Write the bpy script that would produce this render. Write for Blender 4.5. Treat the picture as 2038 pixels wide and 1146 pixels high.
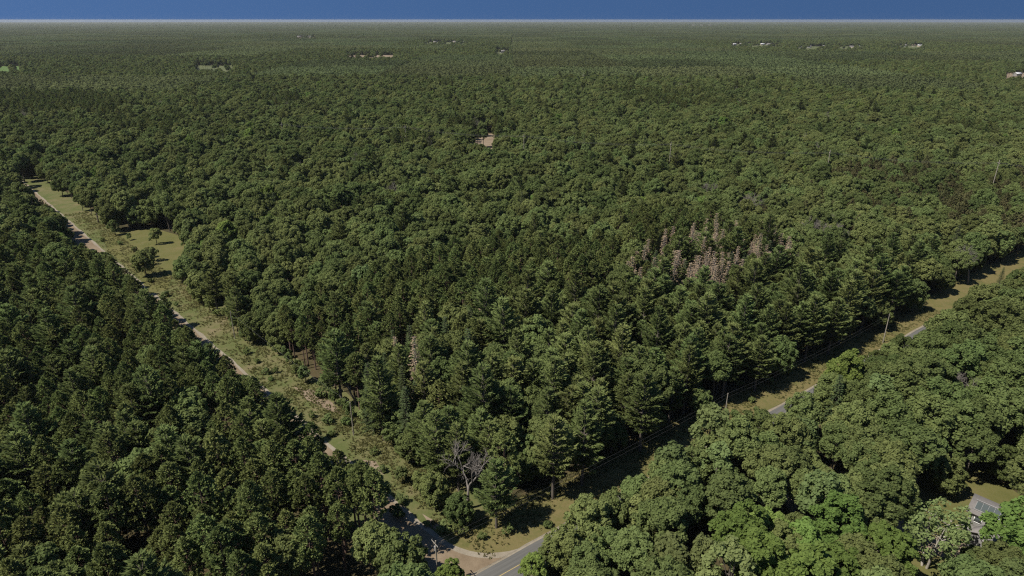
import bpy, math, random
import numpy as np
from mathutils import Vector

for o in list(bpy.data.objects):
    bpy.data.objects.remove(o)
S = bpy.context.scene
C = S.collection
rng = np.random.default_rng(7)
random.seed(7)
R = math.radians

# ------------------------------------------------------------------ camera
PW, PH, FPX, HY, CAMH = 2038, 1146, 1300.0, 39.0, 90.0
PITCH = math.atan((PH / 2 - HY) / FPX)
cam = bpy.data.cameras.new('camera')
camo = bpy.data.objects.new('camera', cam)
C.objects.link(camo)
cam.sensor_width = 36.0
cam.lens = FPX / PW * 36.0
cam.clip_start = 0.5
cam.clip_end = 90000
camo.location = (0, 0, CAMH)
camo.rotation_euler = (math.pi / 2 - PITCH, 0, 0)
S.camera = camo

# ------------------------------------------------------------------ light
SUN_EL, SUN_AZ = 55.0, (-0.9, -0.43)          # where the sun stands (ground direction)
L = Vector((-SUN_AZ[0] * math.cos(R(SUN_EL)), -SUN_AZ[1] * math.cos(R(SUN_EL)), -math.sin(R(SUN_EL))))
sun = bpy.data.lights.new('sun', 'SUN')
sun.energy = 5.0
sun.angle = R(0.5)
sun.color = (1.0, 0.94, 0.84)
suno = bpy.data.objects.new('sun', sun)
suno.rotation_euler = L.to_track_quat('-Z', 'Y').to_euler()
suno.location = (-200, -50, 300)
C.objects.link(suno)

W = bpy.data.worlds.new('World')
S.world = W
W.use_nodes = True
nt = W.node_tree
nt.nodes.clear()
out = nt.nodes.new('ShaderNodeOutputWorld')
bg = nt.nodes.new('ShaderNodeBackground')
sky = nt.nodes.new('ShaderNodeTexSky')
sky.sky_type = 'NISHITA'
sky.sun_disc = False
sky.sun_elevation = R(SUN_EL)
sky.sun_rotation = math.atan2(SUN_AZ[0], SUN_AZ[1]) % (2 * math.pi)
sky.altitude = 300
sky.air_density = 1.0
sky.dust_density = 0.3
sky.ozone_density = 5.0
tc = nt.nodes.new('ShaderNodeTexCoord')
va = nt.nodes.new('ShaderNodeVectorMath'); va.operation = 'ADD'
va.inputs[1].default_value = (0, 0, 1.0)      # a deep clear blue right down to the horizon
vn = nt.nodes.new('ShaderNodeVectorMath'); vn.operation = 'NORMALIZE'
nt.links.new(tc.outputs['Generated'], va.inputs[0])
nt.links.new(va.outputs[0], vn.inputs[0])
nt.links.new(vn.outputs[0], sky.inputs[0])
hs_ = nt.nodes.new('ShaderNodeHueSaturation')
hs_.inputs['Saturation'].default_value = 1.09
nt.links.new(sky.outputs[0], hs_.inputs['Color'])
nt.links.new(hs_.outputs[0], bg.inputs[0])
bg.inputs[1].default_value = 0.078
nt.links.new(bg.outputs[0], out.inputs[0])

S.view_settings.view_transform = 'Standard'
S.view_settings.look = 'None'
S.view_settings.exposure = 0.45
S.view_settings.gamma = 1.0
S.view_settings.use_curve_mapping = False
S.render.engine = 'CYCLES'
S.cycles.max_bounces = 5
S.cycles.diffuse_bounces = 4
S.cycles.transmission_bounces = 4
S.cycles.volume_bounces = 0
S.cycles.use_denoising = False
S.cycles.sample_clamp_indirect = 1.5
S.cycles.sample_clamp_direct = 6.0
S.cycles.filter_width = 1.2


# ------------------------------------------------------------------ measuring
def at(px, py, z=0.0):
    """world point at height z that the photograph shows at (px, py)"""
    u = (px - PW / 2) / FPX
    v = (py - PH / 2) / FPX
    fy = math.cos(PITCH) - v * math.sin(PITCH)
    fz = -math.sin(PITCH) - v * math.cos(PITCH)
    t = (z - CAMH) / fz
    return (u * t, fy * t, z)


def proj(x, y, z):
    c = y * math.cos(PITCH) - (z - CAMH) * math.sin(PITCH)
    v = -(y * math.sin(PITCH) + (z - CAMH) * math.cos(PITCH))
    c = np.maximum(c, 1.0)
    return PW / 2 + FPX * x / c, PH / 2 + FPX * v / c


def inside(poly, x, y):
    x = np.asarray(x, float); y = np.asarray(y, float)
    res = np.zeros(x.shape, bool)
    n = len(poly)
    for i in range(n):
        x0, y0 = poly[i][:2]; x1, y1 = poly[(i + 1) % n][:2]
        if y0 == y1:
            continue
        c = ((y0 > y) != (y1 > y)) & (x < (x1 - x0) * (y - y0) / (y1 - y0) + x0)
        res ^= c
    return res


T0 = np.array((-16.0, 98.0)); TD = np.array((-0.692, 0.722)); TN = np.array((0.722, 0.692))      # dirt track, right edge
Q0 = np.array((4.1, 91.1)); QD = np.array((0.807, 0.591)); QN = np.array((-0.591, 0.807))        # paved road, centre


def tr(s, t, z=0.0):
    p = T0 + TD * s + TN * t
    return (float(p[0]), float(p[1]), z)


def rd(u, v, z=0.0):
    p = Q0 + QD * u + QN * v
    return (float(p[0]), float(p[1]), z)


def tst(x, y):
    return (x - T0[0]) * TD[0] + (y - T0[1]) * TD[1], (x - T0[0]) * TN[0] + (y - T0[1]) * TN[1]


def ruv(x, y):
    return (x - Q0[0]) * QD[0] + (y - Q0[1]) * QD[1], (x - Q0[0]) * QN[0] + (y - Q0[1]) * QN[1]


# ------------------------------------------------------------------ materials
def new_mat(name):
    m = bpy.data.materials.new(name)
    m.use_nodes = True
    m.node_tree.nodes.clear()
    o = m.node_tree.nodes.new('ShaderNodeOutputMaterial')
    return m, m.node_tree, o


def nd(t, kind, **kw):
    n = t.nodes.new(kind)
    for k, v in kw.items():
        setattr(n, k, v)
    return n


def mixc(t, fac, a, b):
    m = nd(t, 'ShaderNodeMix', data_type='RGBA')
    for sock, val in ((m.inputs[0], fac), (m.inputs[6], a), (m.inputs[7], b)):
        if isinstance(val, bpy.types.NodeSocket):
            t.links.new(val, sock)
        elif isinstance(val, (int, float)):
            sock.default_value = val
        else:
            sock.default_value = (*val, 1)
    return m.outputs[2]


def math_(t, op, a, b=0.0, c=0.0, clamp=False):
    m = nd(t, 'ShaderNodeMath', operation=op, use_clamp=clamp)
    for sock, val in zip(m.inputs, (a, b, c)):
        if isinstance(val, bpy.types.NodeSocket):
            t.links.new(val, sock)
        else:
            sock.default_value = val
    return m.outputs[0]


def noise(t, vec, scale, detail=3, rough=0.55):
    n = nd(t, 'ShaderNodeTexNoise')
    n.inputs['Scale'].default_value = scale
    n.inputs['Detail'].default_value = detail
    n.inputs['Roughness'].default_value = rough
    if vec is not None:
        t.links.new(vec, n.inputs['Vector'])
    return n.outputs[0]


def ramp(t, fac, stops):
    r = nd(t, 'ShaderNodeValToRGB')
    e = r.color_ramp.elements
    while len(e) < len(stops):
        e.new(0.5)
    for el, (p, c) in zip(e, stops):
        el.position = p
        el.color = (*c, 1) if not isinstance(c, (int, float)) else (c, c, c, 1)
    t.links.new(fac, r.inputs[0])
    return r.outputs[0]


def leaf_mat(name, a, b, trans=0.3, far=False):
    """foliage: each tree, each stand and each leaf clump leans towards one of two leaf colours"""
    m, t, o = new_mat(name)
    oi = nd(t, 'ShaderNodeObjectInfo')
    geo = nd(t, 'ShaderNodeNewGeometry')
    at_ = nd(t, 'ShaderNodeAttribute', attribute_name='tint')
    stand = noise(t, geo.outputs['Position'] if far else oi.outputs['Location'], 0.011, 2)
    stand = math_(t, 'MULTIPLY_ADD', stand, 2.4, -0.7, True)
    f = math_(t, 'MULTIPLY', oi.outputs['Random'], 0.32)
    f = math_(t, 'MULTIPLY_ADD', stand, 0.5, f)
    f = math_(t, 'MULTIPLY_ADD', at_.outputs['Fac'], 0.32, f, True)
    col = mixc(t, f, a, b)
    hs = nd(t, 'ShaderNodeHueSaturation')
    r2 = math_(t, 'FRACT', math_(t, 'MULTIPLY', oi.outputs['Random'], 37.7))
    t.links.new(math_(t, 'MULTIPLY_ADD', math_(t, 'FRACT', math_(t, 'MULTIPLY', oi.outputs['Random'], 91.3)), 0.036, 0.480), hs.inputs['Hue'])
    t.links.new(math_(t, 'MULTIPLY_ADD', r2, 0.5, 0.75), hs.inputs['Value'])
    t.links.new(col, hs.inputs['Color'])
    d = nd(t, 'ShaderNodeBsdfDiffuse'); tl = nd(t, 'ShaderNodeBsdfTranslucent'); mx = nd(t, 'ShaderNodeAddShader')
    t.links.new(hs.outputs[0], d.inputs[0])
    t.links.new(mixc(t, trans * 2.2, (0, 0, 0), hs.outputs[0]), tl.inputs[0])      # share of the light that a leaf lets through
    t.links.new(d.outputs[0], mx.inputs[0]); t.links.new(tl.outputs[0], mx.inputs[1])
    t.links.new(mx.outputs[0], o.inputs[0])
    return m


def plain(name, a, b=None, scale=2.0, rough=0.9, bump=0.0, stretch=None, metal=0.0):
    m, t, o = new_mat(name)
    p = nd(t, 'ShaderNodeBsdfPrincipled')
    p.inputs['Roughness'].default_value = rough
    p.inputs['Metallic'].default_value = metal
    p.inputs['Specular IOR Level'].default_value = 0.25
    tcn = nd(t, 'ShaderNodeTexCoord')
    vec = tcn.outputs['Object']
    if stretch:
        mp = nd(t, 'ShaderNodeMapping')
        mp.inputs['Scale'].default_value = stretch
        t.links.new(vec, mp.inputs[0]); vec = mp.outputs[0]
    n = noise(t, vec, scale, 4, 0.6)
    n = math_(t, 'MULTIPLY_ADD', n, 2.0, -0.5, True)
    t.links.new(mixc(t, n, a, b or tuple(0.6 * v for v in a)), p.inputs['Base Color'])
    if bump:
        bn = nd(t, 'ShaderNodeBump'); bn.inputs['Strength'].default_value = bump
        t.links.new(n, bn.inputs['Height']); t.links.new(bn.outputs[0], p.inputs['Normal'])
    t.links.new(p.outputs[0], o.inputs[0])
    return m


def ground_mat(name, cols, scales=(0.05, 0.35, 2.5), rough=0.95, bump=0.4):
    """natural ground: big patches, small patches, fine grain, between the given colours"""
    m, t, o = new_mat(name)
    geo = nd(t, 'ShaderNodeNewGeometry')
    pos = geo.outputs['Position']
    n1 = noise(t, pos, scales[0], 3)
    n2 = noise(t, pos, scales[1], 4, 0.65)
    n3 = noise(t, pos, scales[2], 4, 0.7)
    f = math_(t, 'MULTIPLY_ADD', n2, 0.9, math_(t, 'MULTIPLY', n1, 0.7))
    f = math_(t, 'MULTIPLY_ADD', n3, 0.5, f)
    f = math_(t, 'MULTIPLY_ADD', f, 1.7, -1.3, True)
    n = len(cols)
    c = ramp(t, f, [(i / (n - 1), k) for i, k in enumerate(cols)])
    p = nd(t, 'ShaderNodeBsdfPrincipled')
    p.inputs['Roughness'].default_value = rough
    p.inputs['Specular IOR Level'].default_value = 0.1
    t.links.new(c, p.inputs['Base Color'])
    bn = nd(t, 'ShaderNodeBump'); bn.inputs['Strength'].default_value = bump; bn.inputs['Distance'].default_value = 0.3
    t.links.new(n3, bn.inputs['Height']); t.links.new(bn.outputs[0], p.inputs['Normal'])
    t.links.new(p.outputs[0], o.inputs[0])
    return m


M = {}
M['oak'] = leaf_mat('oak_leaves', (0.054, 0.076, 0.025), (0.104, 0.122, 0.044))
M['maple'] = leaf_mat('maple_leaves', (0.070, 0.104, 0.026), (0.098, 0.136, 0.036), 0.35)
M['ash'] = leaf_mat('pale_leaves', (0.066, 0.088, 0.034), (0.105, 0.128, 0.048), 0.35)
M['white_pine'] = leaf_mat('white_pine_needles', (0.062, 0.084, 0.028), (0.110, 0.132, 0.046), 0.2)
M['red_pine'] = leaf_mat('red_pine_needles', (0.070, 0.094, 0.030), (0.110, 0.128, 0.044), 0.22)
M['jack_pine'] = leaf_mat('jack_pine_needles', (0.085, 0.088, 0.038), (0.115, 0.112, 0.05), 0.22)
M['spruce'] = leaf_mat('spruce_needles', (0.038, 0.058, 0.024), (0.066, 0.086, 0.036), 0.12)
M['far_broad'] = leaf_mat('far_leaves', (0.042, 0.056, 0.023), (0.070, 0.083, 0.034), 0.25, True)
M['far_needle'] = leaf_mat('far_needles', (0.046, 0.062, 0.026), (0.078, 0.092, 0.038), 0.15, True)
M['weed'] = leaf_mat('weed_leaves', (0.07, 0.085, 0.025), (0.15, 0.14, 0.06), 0.3, True)
M['brown_needles'] = plain('dead_needles', (0.31, 0.225, 0.14), (0.21, 0.16, 0.11), 1.5)
M['bark'] = plain('grey_bark', (0.14, 0.12, 0.10), (0.07, 0.06, 0.05), 3, 0.95, 0.5, (1, 1, 0.2))
M['pine_bark'] = plain('pine_bark', (0.17, 0.11, 0.08), (0.09, 0.06, 0.05), 3, 0.95, 0.5, (1, 1, 0.2))
M['birch_bark'] = plain('birch_bark', (0.45, 0.42, 0.36), (0.16, 0.14, 0.12), 2.5, 0.8, 0.2, (1, 1, 2.0))
M['dead_wood'] = plain('dead_wood', (0.23, 0.205, 0.18), (0.14, 0.125, 0.11), 2, 0.9)
M['pole'] = plain('weathered_pole', (0.30, 0.27, 0.22), (0.18, 0.16, 0.13), 4, 0.85, 0.2, (1, 1, 0.1))
M['wire'] = plain('wire_metal', (0.10, 0.10, 0.10), (0.07, 0.07, 0.07), 1, 0.5)
M['ceramic'] = plain('insulator_ceramic', (0.5, 0.5, 0.48), (0.4, 0.4, 0.4), 4, 0.3)
M['galv'] = plain('galvanised_metal', (0.27, 0.27, 0.27), (0.2, 0.2, 0.2), 5, 0.6)
M['floor'] = ground_mat('forest_floor', [(0.030, 0.028, 0.015), (0.050, 0.045, 0.022), (0.075, 0.058, 0.030), (0.045, 0.055, 0.020)], (0.04, 0.3, 2.0))
M['verge'] = ground_mat('verge_grass', [(0.062, 0.080, 0.024), (0.085, 0.098, 0.034), (0.115, 0.110, 0.048), (0.16, 0.13, 0.075)], (0.045, 0.22, 1.6))
M['road_verge'] = ground_mat('road_verge_grass', [(0.075, 0.08, 0.025), (0.105, 0.10, 0.036), (0.14, 0.115, 0.05), (0.095, 0.09, 0.03)], (0.05, 0.3, 2.0))
M['lawn'] = ground_mat('lawn_grass', [(0.080, 0.086, 0.026), (0.105, 0.102, 0.036), (0.135, 0.115, 0.052)], (0.06, 0.2, 2.5))
M['dirt'] = ground_mat('track_dirt', [(0.135, 0.10, 0.066), (0.18, 0.138, 0.092), (0.22, 0.172, 0.12)], (0.06, 0.4, 3.0), bump=0.25)
M['gravel'] = ground_mat('pale_gravel', [(0.17, 0.145, 0.105), (0.22, 0.19, 0.145), (0.27, 0.24, 0.19)], (0.1, 1.0, 5.0), bump=0.3)
M['sand'] = ground_mat('sand', [(0.15, 0.115, 0.075), (0.20, 0.155, 0.11), (0.25, 0.20, 0.145)], (0.1, 0.6, 4.0))
M['crop'] = ground_mat('crop_field', [(0.07, 0.115, 0.035), (0.09, 0.14, 0.042)], (0.01, 0.05, 0.5))
M['hay'] = ground_mat('hay_field', [(0.075, 0.090, 0.04), (0.10, 0.108, 0.05)], (0.01, 0.05, 0.5))


def road_material():
    m, t, o = new_mat('asphalt')
    uv = nd(t, 'ShaderNodeAttribute', attribute_name='across')
    geo = nd(t, 'ShaderNodeNewGeometry')
    mp = nd(t, 'ShaderNodeMapping'); mp.inputs['Rotation'].default_value = (0, 0, -math.atan2(QD[1], QD[0]))
    mp.vector_type = 'POINT'
    t.links.new(geo.outputs['Position'], mp.inputs[0])
    st = nd(t, 'ShaderNodeVectorMath', operation='MULTIPLY'); st.inputs[1].default_value = (0.05, 1.8, 1)
    t.links.new(mp.outputs[0], st.inputs[0])
    n1 = noise(t, st.outputs[0], 1.2, 3)
    n2 = noise(t, geo.outputs['Position'], 9, 3, 0.7)
    f = math_(t, "MULTIPLY_ADD", n1, 1.3, math_(t, "MULTIPLY_ADD", n2, 0.5, -0.45), True)
    c = ramp(t, f, [(0.1, (0.065, 0.064, 0.060)), (0.6, (0.105, 0.102, 0.094)), (1.0, (0.14, 0.134, 0.12))])
    p = nd(t, 'ShaderNodeBsdfPrincipled'); p.inputs['Roughness'].default_value = 0.85
    t.links.new(c, p.inputs['Base Color']); t.links.new(p.outputs[0], o.inputs[0])
    return m


M['road'] = road_material()
M['paint'] = plain('worn_yellow_paint', (0.42, 0.31, 0.10), (0.26, 0.21, 0.11), 3, 0.8)
M['shingle'] = plain('grey_shingle', (0.20, 0.185, 0.175), (0.145, 0.135, 0.13), 3, 0.9, 0.2)
M['siding'] = plain('grey_siding', (0.26, 0.255, 0.24), (0.21, 0.205, 0.195), 1, 0.7)
M['trim'] = plain('white_trim', (0.78, 0.78, 0.76), (0.7, 0.7, 0.68), 1, 0.5)
M['glass'] = plain('window_glass', (0.07, 0.085, 0.085), (0.05, 0.06, 0.06), 1, 0.2)
M['deck'] = plain('grey_deck_wood', (0.36, 0.34, 0.31), (0.24, 0.23, 0.21), 4, 0.85, 0.1, (6, 0.4, 1))
M['brickwork'] = plain('chimney_masonry', (0.25, 0.12, 0.09), (0.18, 0.09, 0.07), 6, 0.9)
M['tan_siding'] = plain('tan_siding', (0.40, 0.34, 0.26), (0.34, 0.29, 0.22), 1, 0.8)
M['red_roof'] = plain('brown_roofing', (0.20, 0.14, 0.11), (0.15, 0.11, 0.09), 2, 0.9)
M['pale_roof'] = plain('pale_metal_roof', (0.50, 0.50, 0.50), (0.42, 0.42, 0.42), 2, 0.5)
M['car_paint'] = plain('white_car_paint', (0.7, 0.7, 0.7), (0.66, 0.66, 0.66), 1, 0.3)


# ------------------------------------------------------------------ mesh helpers
class MB:
    def __init__(self):
        self.v = []; self.f = []; self.mi = []; self.ti = []; self.n = 0

    def quads(self, q, mi=0, tint=None):
        """q: (n,4,3)"""
        q = np.asarray(q, float)
        k = len(q)
        self.v.append(q.reshape(-1, 3))
        self.f.append((np.arange(k * 4) + self.n).reshape(k, 4))
        self.mi.append(np.full(k, mi)); self.ti.append(np.zeros(k) if tint is None else np.broadcast_to(tint, (k,)))
        self.n += k * 4

    def grid(self, v, f, mi=0, tint=0.5):
        v = np.asarray(v, float); f = np.asarray(f, int)
        self.v.append(v); self.f.append(f + self.n)
        self.mi.append(np.full(len(f), mi)); self.ti.append(np.full(len(f), tint)); self.n += len(v)

    def tube(self, pts, rad, sides=6, mi=0, cap=False):
        pts = np.asarray(pts, float); rad = np.broadcast_to(rad, (len(pts),))
        tg = np.gradient(pts, axis=0); tg /= np.linalg.norm(tg, axis=1)[:, None] + 1e-9
        ref = np.array((1.0, 0.13, 0.0)) if abs(tg[0][2]) > 0.8 else np.array((0.0, 0.0, 1.0))
        a = np.cross(tg, ref); a /= np.linalg.norm(a, axis=1)[:, None] + 1e-9
        b = np.cross(tg, a)
        ang = np.arange(sides) / sides * 2 * math.pi
        ring = pts[:, None] + rad[:, None, None] * (np.cos(ang)[None, :, None] * a[:, None] + np.sin(ang)[None, :, None] * b[:, None])
        v = ring.reshape(-1, 3); f = []
        for i in range(len(pts) - 1):
            for k in range(sides):
                f.append((i * sides + k, i * sides + (k + 1) % sides, (i + 1) * sides + (k + 1) % sides, (i + 1) * sides + k))
        self.grid(v, f, mi)

    def box(self, c, d, rz=0.0, mi=0):
        x, y, z = d[0] / 2, d[1] / 2, d[2] / 2
        v = np.array([(sx * x, sy * y, sz * z) for sz in (-1, 1) for sx, sy in ((-1, -1), (1, -1), (1, 1), (-1, 1))])
        cr, sr = math.cos(rz), math.sin(rz)
        v = np.stack([v[:, 0] * cr - v[:, 1] * sr, v[:, 0] * sr + v[:, 1] * cr, v[:, 2]], 1) + np.array(c)
        self.grid(v, [(3, 2, 1, 0), (4, 5, 6, 7), (0, 1, 5, 4), (1, 2, 6, 5), (2, 3, 7, 6), (3, 0, 4, 7)], mi)

    def mesh(self, name, mats, smooth=False):
        v = np.concatenate(self.v); f = np.concatenate(self.f)
        me = bpy.data.meshes.new(name)
        me.vertices.add(len(v)); me.vertices.foreach_set('co', v.astype(np.float32).ravel())
        me.loops.add(len(f) * 4); me.loops.foreach_set('vertex_index', f.astype(np.int32).ravel())
        me.polygons.add(len(f)); me.polygons.foreach_set('loop_start', (np.arange(len(f)) * 4).astype(np.int32))
        for m in mats:
            me.materials.append(m)
        me.polygons.foreach_set('material_index', np.concatenate(self.mi).astype(np.int32))
        if smooth:
            me.polygons.foreach_set('use_smooth', np.ones(len(f), bool))
        at_ = me.attributes.new('tint', 'FLOAT', 'FACE')
        at_.data.foreach_set('value', np.concatenate(self.ti).astype(np.float32))
        me.update(calc_edges=True)
        return me


def link(name, me, parent=None, loc=(0, 0, 0), rz=0.0):
    o = bpy.data.objects.new(name, me)
    C.objects.link(o)
    o.location = loc
    o.rotation_euler = (0, 0, rz)
    if parent:
        o.parent = parent
    return o


def tag(o, label, cat, group=None):
    o['label'] = label; o['category'] = cat
    if group:
        o['group'] = group
    return o


def structure(name, me, kind='structure'):
    o = link(name, me); o['kind'] = kind
    return o


def sheet(name, pts, z, mat, kind='structure'):
    me = bpy.data.meshes.new(name)
    me.from_pydata([(p[0], p[1], z) for p in pts], [], [list(range(len(pts)))])
    me.materials.append(mat)
    me.update()
    return structure(name, me, kind)


def strip(name, pts_a, pts_b, z, mat, parent=None):
    v = [(p[0], p[1], z) for p in pts_a] + [(p[0], p[1], z) for p in pts_b]
    n = len(pts_a)
    me = bpy.data.meshes.new(name)
    me.from_pydata(v, [], [(i, i + 1, n + i + 1, n + i) for i in range(n - 1)])
    me.materials.append(mat)
    me.update()
    # faces point up
    if me.polygons[0].normal.z < 0:
        me.flip_normals()
    o = link(name, me, parent)
    if not parent:
        o['kind'] = 'structure'
    return o


def unit(n):
    d = rng.normal(size=(n, 3))
    return d / np.linalg.norm(d, axis=1)[:, None]


def norm(a):
    return a / (np.linalg.norm(a, axis=-1, keepdims=True) + 1e-9)


def leaf_quads(c, nrm, size, aspect=1.0):
    """square-ish leaf clumps at c, facing nrm"""
    k = len(c)
    t = norm(np.cross(nrm, unit(k)))
    b = np.cross(nrm, t)
    s = np.broadcast_to(size, (k,))[:, None] / 2
    t = t * s * aspect; b = b * s
    j = 0.75 + 0.5 * rng.random((k, 4, 1))
    q = np.stack([-t - b, t - b, t + b, -t + b], 1) * j
    return q + c[:, None]


def spray_quads(p, d, ln, wd):
    """narrow needle sprays from p along d"""
    k = len(p)
    d = norm(d)
    s = norm(np.cross(d, np.array((0, 0, 1.0)) + unit(k) * 0.75))
    ln = np.broadcast_to(ln, (k,))[:, None]; wd = np.broadcast_to(wd, (k,))[:, None] / 2
    e = p + d * ln
    m = p + d * ln * 0.45
    return np.stack([p - s * wd * 0.3, m - s * wd, e, m + s * wd], 1)


# ------------------------------------------------------------------ trees (crown mesh, trunk mesh)
def broadleaf(H, Rad, base, nl, per, lr, size, mat, bark, up=0.35, stretch=1.0, gaps=0.0, stems=1, low=-0.45):
    cr = MB(); tk = MB()
    cz = (H + base) / 2; ch = (H - base) / 2
    ax = 1 + rng.uniform(-.12, .12); lean = rng.uniform(-.5, .5, 2)
    lobes = []
    tries = 0
    while len(lobes) < nl and tries < nl * 30:
        tries += 1
        d = unit(1)[0]
        if d[2] < low:
            continue
        k = rng.uniform(0.70, 1.0) if rng.random() < 0.8 else rng.uniform(0.3, 0.7)
        r = rng.uniform(*lr)
        kk = k * (1 + 0.18 * math.sin(3 * math.atan2(d[1], d[0]) + H * 7) * (1 - abs(d[2])))
        p = np.array((d[0] * (Rad - r * .6) * kk * ax + lean[0] * d[2], d[1] * (Rad - r * .6) * kk / ax + lean[1] * d[2], cz + d[2] * (ch - r * .6) * k))
        if any(np.linalg.norm(p - q[0]) < 0.62 * (r + q[1]) for q in lobes):
            if rng.random() > 0.25:
                continue
        lobes.append((p, r, d))
    for p, r, d in lobes:
        k = int(per * (r / np.mean(lr)) ** 2)
        o = norm(unit(k) + d * 0.45 + np.array((0, 0, up)))
        c = p + o * (r * rng.uniform(0.62, 1.12, (k, 1))) * np.array((1, 1, stretch))
        n = norm(o * 0.75 + unit(k) * 0.65 + np.array((0, 0, 0.25)))
        tint = np.clip(rng.uniform(0, 1) * 0.6 + rng.uniform(0, 0.4, k), 0, 1)
        cr.quads(leaf_quads(c, n, rng.uniform(size[0], size[1], k), 1.25), 0, tint)
    r0 = H * 0.014 + 0.05
    for s in range(stems):
        a = s / stems * 6.28 + 0.5
        off = np.array((math.cos(a), math.sin(a), 0)) * (0.35 if stems > 1 else 0)
        sp = np.array((math.cos(a), math.sin(a), 0)) * (Rad * 0.35 if stems > 1 else 0.15)
        top = np.array((lean[0], lean[1], cz + ch * .3)) + sp
        pts = [off + (top - off) * t + np.array((math.sin(t * 5 + s) * .18, math.cos(t * 4 + s) * .18 - .18, 0)) for t in np.linspace(0, 1, 7)]
        pts[0] = pts[0] - np.array((0, 0, 0.15))
        tk.tube(pts, np.linspace(r0, r0 * 0.35, 7), 7)
        for li in rng.choice(len(lobes), min(len(lobes), 9 // stems + 2), replace=False):
            p, r, d = lobes[li]
            t0 = rng.uniform(0.45, 0.9)
            st = off + (top - off) * t0
            mid = (st + p) / 2 + np.array((0, 0, 0.3))
            tk.tube([st, mid, p], np.linspace(r0 * .4, 0.03, 3), 5)
    return cr.mesh('crown', [M[mat]]), tk.mesh('trunk', [M[bark]], True)


def white_pine(H, Rm, zb=0.28):
    cr = MB(); tk = MB()
    z0 = H * zb
    tk.tube([(0, 0, -.2), (0.05, 0, H * .3), (0.0, .08, H * .6), (0, 0, H * .97)], [H * .016 + .05, H * .012 + .03, H * .008, 0.03], 7)
    nw = int((H - z0) / 1.05)
    for k in range(nw):
        u = (k + rng.uniform(-.3, .3)) / nw
        z = z0 + (H - z0) * max(u, 0)
        Lb = Rm * min(1.0, 0.62 + 1.1 * max(u, 0)) * max(0.12, (1 - max(u, 0) ** 1.7))
        nb = rng.integers(5, 8)
        a0 = rng.uniform(0, 6.28)
        for j in range(nb):
            a = a0 + j / nb * 6.28 + rng.uniform(-.3, .3)
            l = Lb * rng.uniform(0.65, 1.12)
            if rng.random() < 0.06:
                continue
            el = R(6 + 40 * max(u, 0) + rng.uniform(-10, 10))
            h = np.array((math.cos(a), math.sin(a), 0)); upv = np.array((0, 0, 1.0))
            side = np.array((-h[1], h[0], 0))
            def P(t):
                return np.array((0, 0, z)) + h * (l * math.cos(el) * t) + upv * (l * (math.sin(el) * t + 0.26 * t * t))
            tk.tube([P(0), P(.5), P(.93)], [0.05 + .01 * l, .04, .012], 4)
            tint = rng.uniform(0.1, 0.9)
            nt_ = max(4, int(l / 0.24))
            for t in np.linspace(0.22, 1.0, nt_):
                base = P(t)
                m = 7
                w = 0.34 * l * t * (1.15 - t) * 1.9 + 0.1
                off = side * rng.uniform(-w, w, (m, 1)) + upv * rng.uniform(-.06, .16, (m, 1)) + h * rng.uniform(-.15, .15, (m, 1))
                d = h * rng.uniform(.6, 1.1, (m, 1)) + np.sign((off @ side))[:, None] * side * rng.uniform(.1, .7, (m, 1)) + upv * rng.uniform(0.05, .75, (m, 1))
                cr.quads(spray_quads(base + off, d, rng.uniform(.55, 1.0, m), rng.uniform(.20, .34, m)), 0, np.clip(tint + rng.uniform(-.25, .25, m), 0, 1))
    return cr.mesh('crown', [M['white_pine']]), tk.mesh('trunk', [M['bark']], True)


def red_pine(H, Rm, zb=0.5, mat='red_pine', nt_=120):
    cr = MB(); tk = MB()
    z0 = H * zb
    tk.tube([(0, 0, -.2), (0.06, 0, H * .35), (0, .06, H * .7), (0, 0, H * .97)], [H * .012 + .04, H * .010 + .03, H * .007, 0.03], 7)
    for k in range(9):
        z = z0 * rng.uniform(.55, 1.1); a = rng.uniform(0, 6.28); l = rng.uniform(.6, 1.7)
        tk.tube([(0, 0, z), (math.cos(a) * l, math.sin(a) * l, z + l * .15)], [.035, .012], 3)
    for k in range(nt_):
        u = rng.uniform(0, 1) ** 0.85
        prof = Rm * (0.55 + 0.9 * u) * (1 - u ** 2.6) if u < .97 else 0.1
        prof = min(prof, Rm)
        a = rng.uniform(0, 6.28); rr = prof * math.sqrt(rng.uniform(0.18, 1))
        p = np.array((math.cos(a) * rr, math.sin(a) * rr, z0 + (H - z0) * u))
        if rng.random() < 0.3:
            tk.tube([(0, 0, p[2] - rr * .25), p], [.04, .015], 3)
        outv = np.array((math.cos(a) * .5, math.sin(a) * .5, 0.65))
        m = 20
        d = norm(unit(m) + outv * 1.0)
        s = rng.uniform(.8, 1.25)
        tint = rng.uniform(0, .7)
        cr.quads(spray_quads(p + unit(m) * 0.16, d, rng.uniform(.32, .56, m) * s, rng.uniform(.2, .32, m) * s), 0, np.clip(tint + rng.uniform(0, .3, m), 0, 1))
    return cr.mesh('crown', [M[mat]]), tk.mesh('trunk', [M['pine_bark']], True)


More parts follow.
